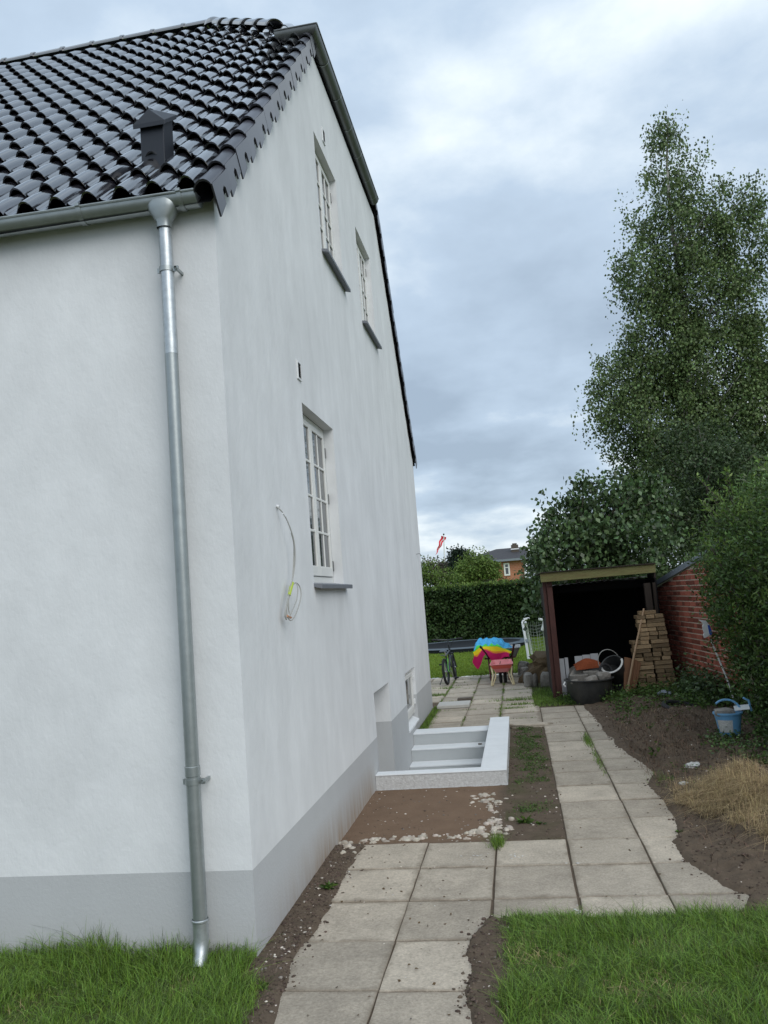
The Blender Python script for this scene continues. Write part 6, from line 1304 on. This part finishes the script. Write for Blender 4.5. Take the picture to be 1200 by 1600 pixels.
# trees beyond the hedge
def ftree(px, py, blobs, Y, label, lm, leaf, dens, ln, cr, name='garden_tree', cat='tree', **k):
    b_ = at(px, py, Y); zt_ = max(c[2]+r_[2]*0.6 for c, r_ in blobs); return tree(name, label, (b_.x,b_.y,0), (b_.x,b_.y,zt_), 0.12, blobs, dens, ln, cr, leaf, lm, cat, 'trees beyond the clipped hedge', nl=30, **k)
Y = 36; ftree(745,900, [bl_(745,893,32,24,Y),bl_(722,900,16,18,Y),bl_(766,897,14,20,Y),bl_(745,875,20,12,Y),bl_(762,882,10,10,Y)], Y, 'rounded bright green tree just behind the clipped hedge', 'leaf_light', 0.095, 40, 90, 0.17)
Y = 48; ftree(717,890, [bl_(718,868,14,10,Y),bl_(714,882,18,16,Y),bl_(709,895,14,16,Y),bl_(724,878,10,12,Y)], Y, 'dark conifer behind the bright rounded tree', 'leaf_conifer', 0.13, 24, 120, 0.24, name='conifer')
Y = 44; ftree(676,890, [bl_(678,885,16,10,Y),bl_(671,882,9,8,Y),bl_(690,890,10,9,Y)], Y, 'brownish tree at the house corner in front of the flagpole', 'leaf_bronze', 0.11, 16, 100, 0.26)
Y = 34; ftree(680,910, [bl_(672,905,18,16,Y),bl_(692,905,18,14,Y),bl_(665,890,7,14,Y),bl_(708,912,14,12,Y),bl_(655,905,20,20,Y)], Y, 'mid green bushes behind the hedge next to the house corner', 'leaf_light', 0.09, 30, 100, 0.22, name='bush', cat='bush')
Y = 33; ftree(785,910, [bl_(776,913,22,6,Y),bl_(797,914,12,5,Y),bl_(758,915,16,5,Y)], Y, 'low bronze bush on top of the hedge line before the brick house', 'leaf_bronze', 0.07, 60, 40, 0.09, name='bush', cat='bush')
Y = 40; ftree(830,890, [bl_(850,890,40,30,Y),bl_(900,880,60,30,Y)], Y, 'dark tree right of the brick house behind the shed', 'leaf_dark', 0.14, 5, 40, 0.3)

# ================================================================ FLAGPOLE, FAR HOUSE
q = at(697,905,60); fp_ = thing('flagpole', 'white flagpole with a long red and white pennant above the far bushes', 'flagpole', loc=(q.x-0.05,60,0)); ft = at(693.3,835,60)-Vector(fp_.location)
mb = MB(); mb.tube([(0.06,0,0),(0.02,0,3.5),tuple(ft)], [0.10,0.075,0.028], 8); mb.build('pole', 'white_plastic', fp_, smooth=True)
mb = MB(); mb.lathe([(0.001,-0.06),(0.06,-0.03),(0.07,0),(0.05,0.05),(0.001,0.07)], 10, c=tuple(ft)); mb.build('finial', 'wood_dark', fp_, smooth=True)
def pen(off0, off1, w0, w1):
    a_ = at(692.5,838,60)-Vector(fp_.location); b_ = at(680.5,867,60)-Vector(fp_.location); d = b_-a_; pr = Vector((0.93,0,-0.37)); V_ = []; n_ = 14
    for i in range(n_+1):
        t = i/n_; c = a_+d*t+pr*(0.035*math.sin(t*16))+Vector((0,0.06*math.sin(t*11),0)); V_ += [c+pr*(off0*(1-t)+0.0), c+pr*((off0+w0)*(1-t)+0.01*(1-t)+w1)]
    return V_, [(2*i,2*i+1,2*i+3,2*i+2) for i in range(n_)]
mb = MB(); mb.add(*pen(-0.16,0,0.16,0.02)); mb.build('pennant_stripe', 'flag_red', fp_)
mb = MB(); mb.add(*pen(0.0,0,0.07,0.02)); mb.build('pennant_stripe', 'flag_white', fp_)
mb = MB(); mb.add(*pen(0.08,0,0.13,0.02)); mb.build('pennant_stripe', 'flag_red', fp_)

HY = 60; a_ = at(783,874,HY); c_ = at(821,871,HY); e0 = 4.55
fhse = thing('brick_house', 'distant orange brick house with dark hipped roof and chimney', 'house', loc=(0.2,HY,0)); FHI = Matrix.Translation((-0.2,-HY,0))
def fpart(mb, name, m_, par=None, **k):
    o = mb.build(name, m_, **k); o.parent = par or fhse
    if par is None: o.matrix_parent_inverse = FHI
    return o
ez = (a_.z+c_.z)/2-0.05; hx_l, hx_r = at(770,880,HY).x, at(820,880,HY).x
mb = MB(); mb.box((hx_l-2.6,HY,0),(hx_r,HY+8,ez)); fpart(mb, 'wall', 'far_brick')
pk = at(812,857,HY+3.0); mb = MB(); o_ = 0.35
mb.add([(hx_l-3,HY-o_,ez),(hx_r+o_,HY-o_,ez),(hx_r+o_,HY+8+o_,ez),(hx_l-3,HY+8+o_,ez),(pk.x-1.8,HY+4,pk.z+0.15),(pk.x+0.6,HY+4,pk.z+0.15)], [(0,1,5,4),(1,2,5),(2,3,4,5),(3,0,4),(3,2,1,0)]); rf = fpart(mb, 'roof', 'far_roof')
mb = MB(); mb.box((hx_l-3,HY-o_-0.1,ez-0.12),(hx_r+o_+0.1,HY-o_,ez+0.03)); fpart(mb, 'eaves_gutter', 'coping')
w0, w1 = at(786.5,880,HY-0.02), at(797.5,899,HY-0.02)
mb = MB(); t = 0.11
mb.box((w0.x,HY-0.08,w1.z),(w0.x+t,HY+0.02,w0.z)); mb.box((w1.x-t,HY-0.08,w1.z),(w1.x,HY+0.02,w0.z)); mb.box((w0.x+t,HY-0.08,w0.z-t),(w1.x-t,HY+0.02,w0.z)); mb.box((w0.x+t,HY-0.08,w1.z),(w1.x-t,HY+0.02,w1.z+t)); mb.box((w0.x+t,HY-0.06,w0.z-0.36),(w1.x-t,HY+0.01,w0.z-0.30)); wn_ = fpart(mb, 'window', 'window_white')
mb = MB(); mb.box((w0.x+t,HY-0.03,w1.z+t),(w1.x-t,HY-0.01,w0.z-t)); fpart(mb, 'pane', 'pane', wn_)
mb = MB(); mb.box((hx_r-0.08,HY-0.12,0),(hx_r+0.04,HY-0.02,ez)); fpart(mb, 'rain_pipe', 'white_plastic')
h0, h1 = at(799,861,HY+2.5), at(809.5,851,HY+2.5)
mb = MB(); mb.box((h0.x,HY+2.2,h0.z-0.8),(h1.x,HY+2.8,h1.z)); ch = fpart(mb, 'chimney', 'bark', rf); o = ch; ch.matrix_parent_inverse = FHI
mb = MB(); mb.box((h0.x-0.03,HY+2.15,h0.z+0.08),(h1.x+0.03,HY+2.85,h0.z+0.16)); fpart(mb, 'chimney_band', 'white_plastic')
mb = MB(); mb.box((h0.x+0.1,HY+2.3,h1.z),(h1.x-0.1,HY+2.7,h1.z+0.12)); fpart(mb, 'chimney_pot', 'bark')
rf.matrix_parent_inverse = FHI; ch.matrix_parent_inverse = Matrix.Identity(4)
# pale house glimpsed between the bushes
gh = at(691,888,70); mb = MB(); mb.box((-0.7,0,0),(0.7,3,gh.z)); mb2 = thing('pale_house', 'pale house front glimpsed between flagpole and conifer', 'house', loc=(gh.x,70,0)); mb.build('wall', 'pale_concrete', mb2)
mb = MB(); mb.poly([(-0.9,-0.2,gh.z),(0.9,-0.2,gh.z),(0,-0.2,gh.z+0.6)], (0,3.4,0)); mb.build('roof', 'far_roof', mb2)
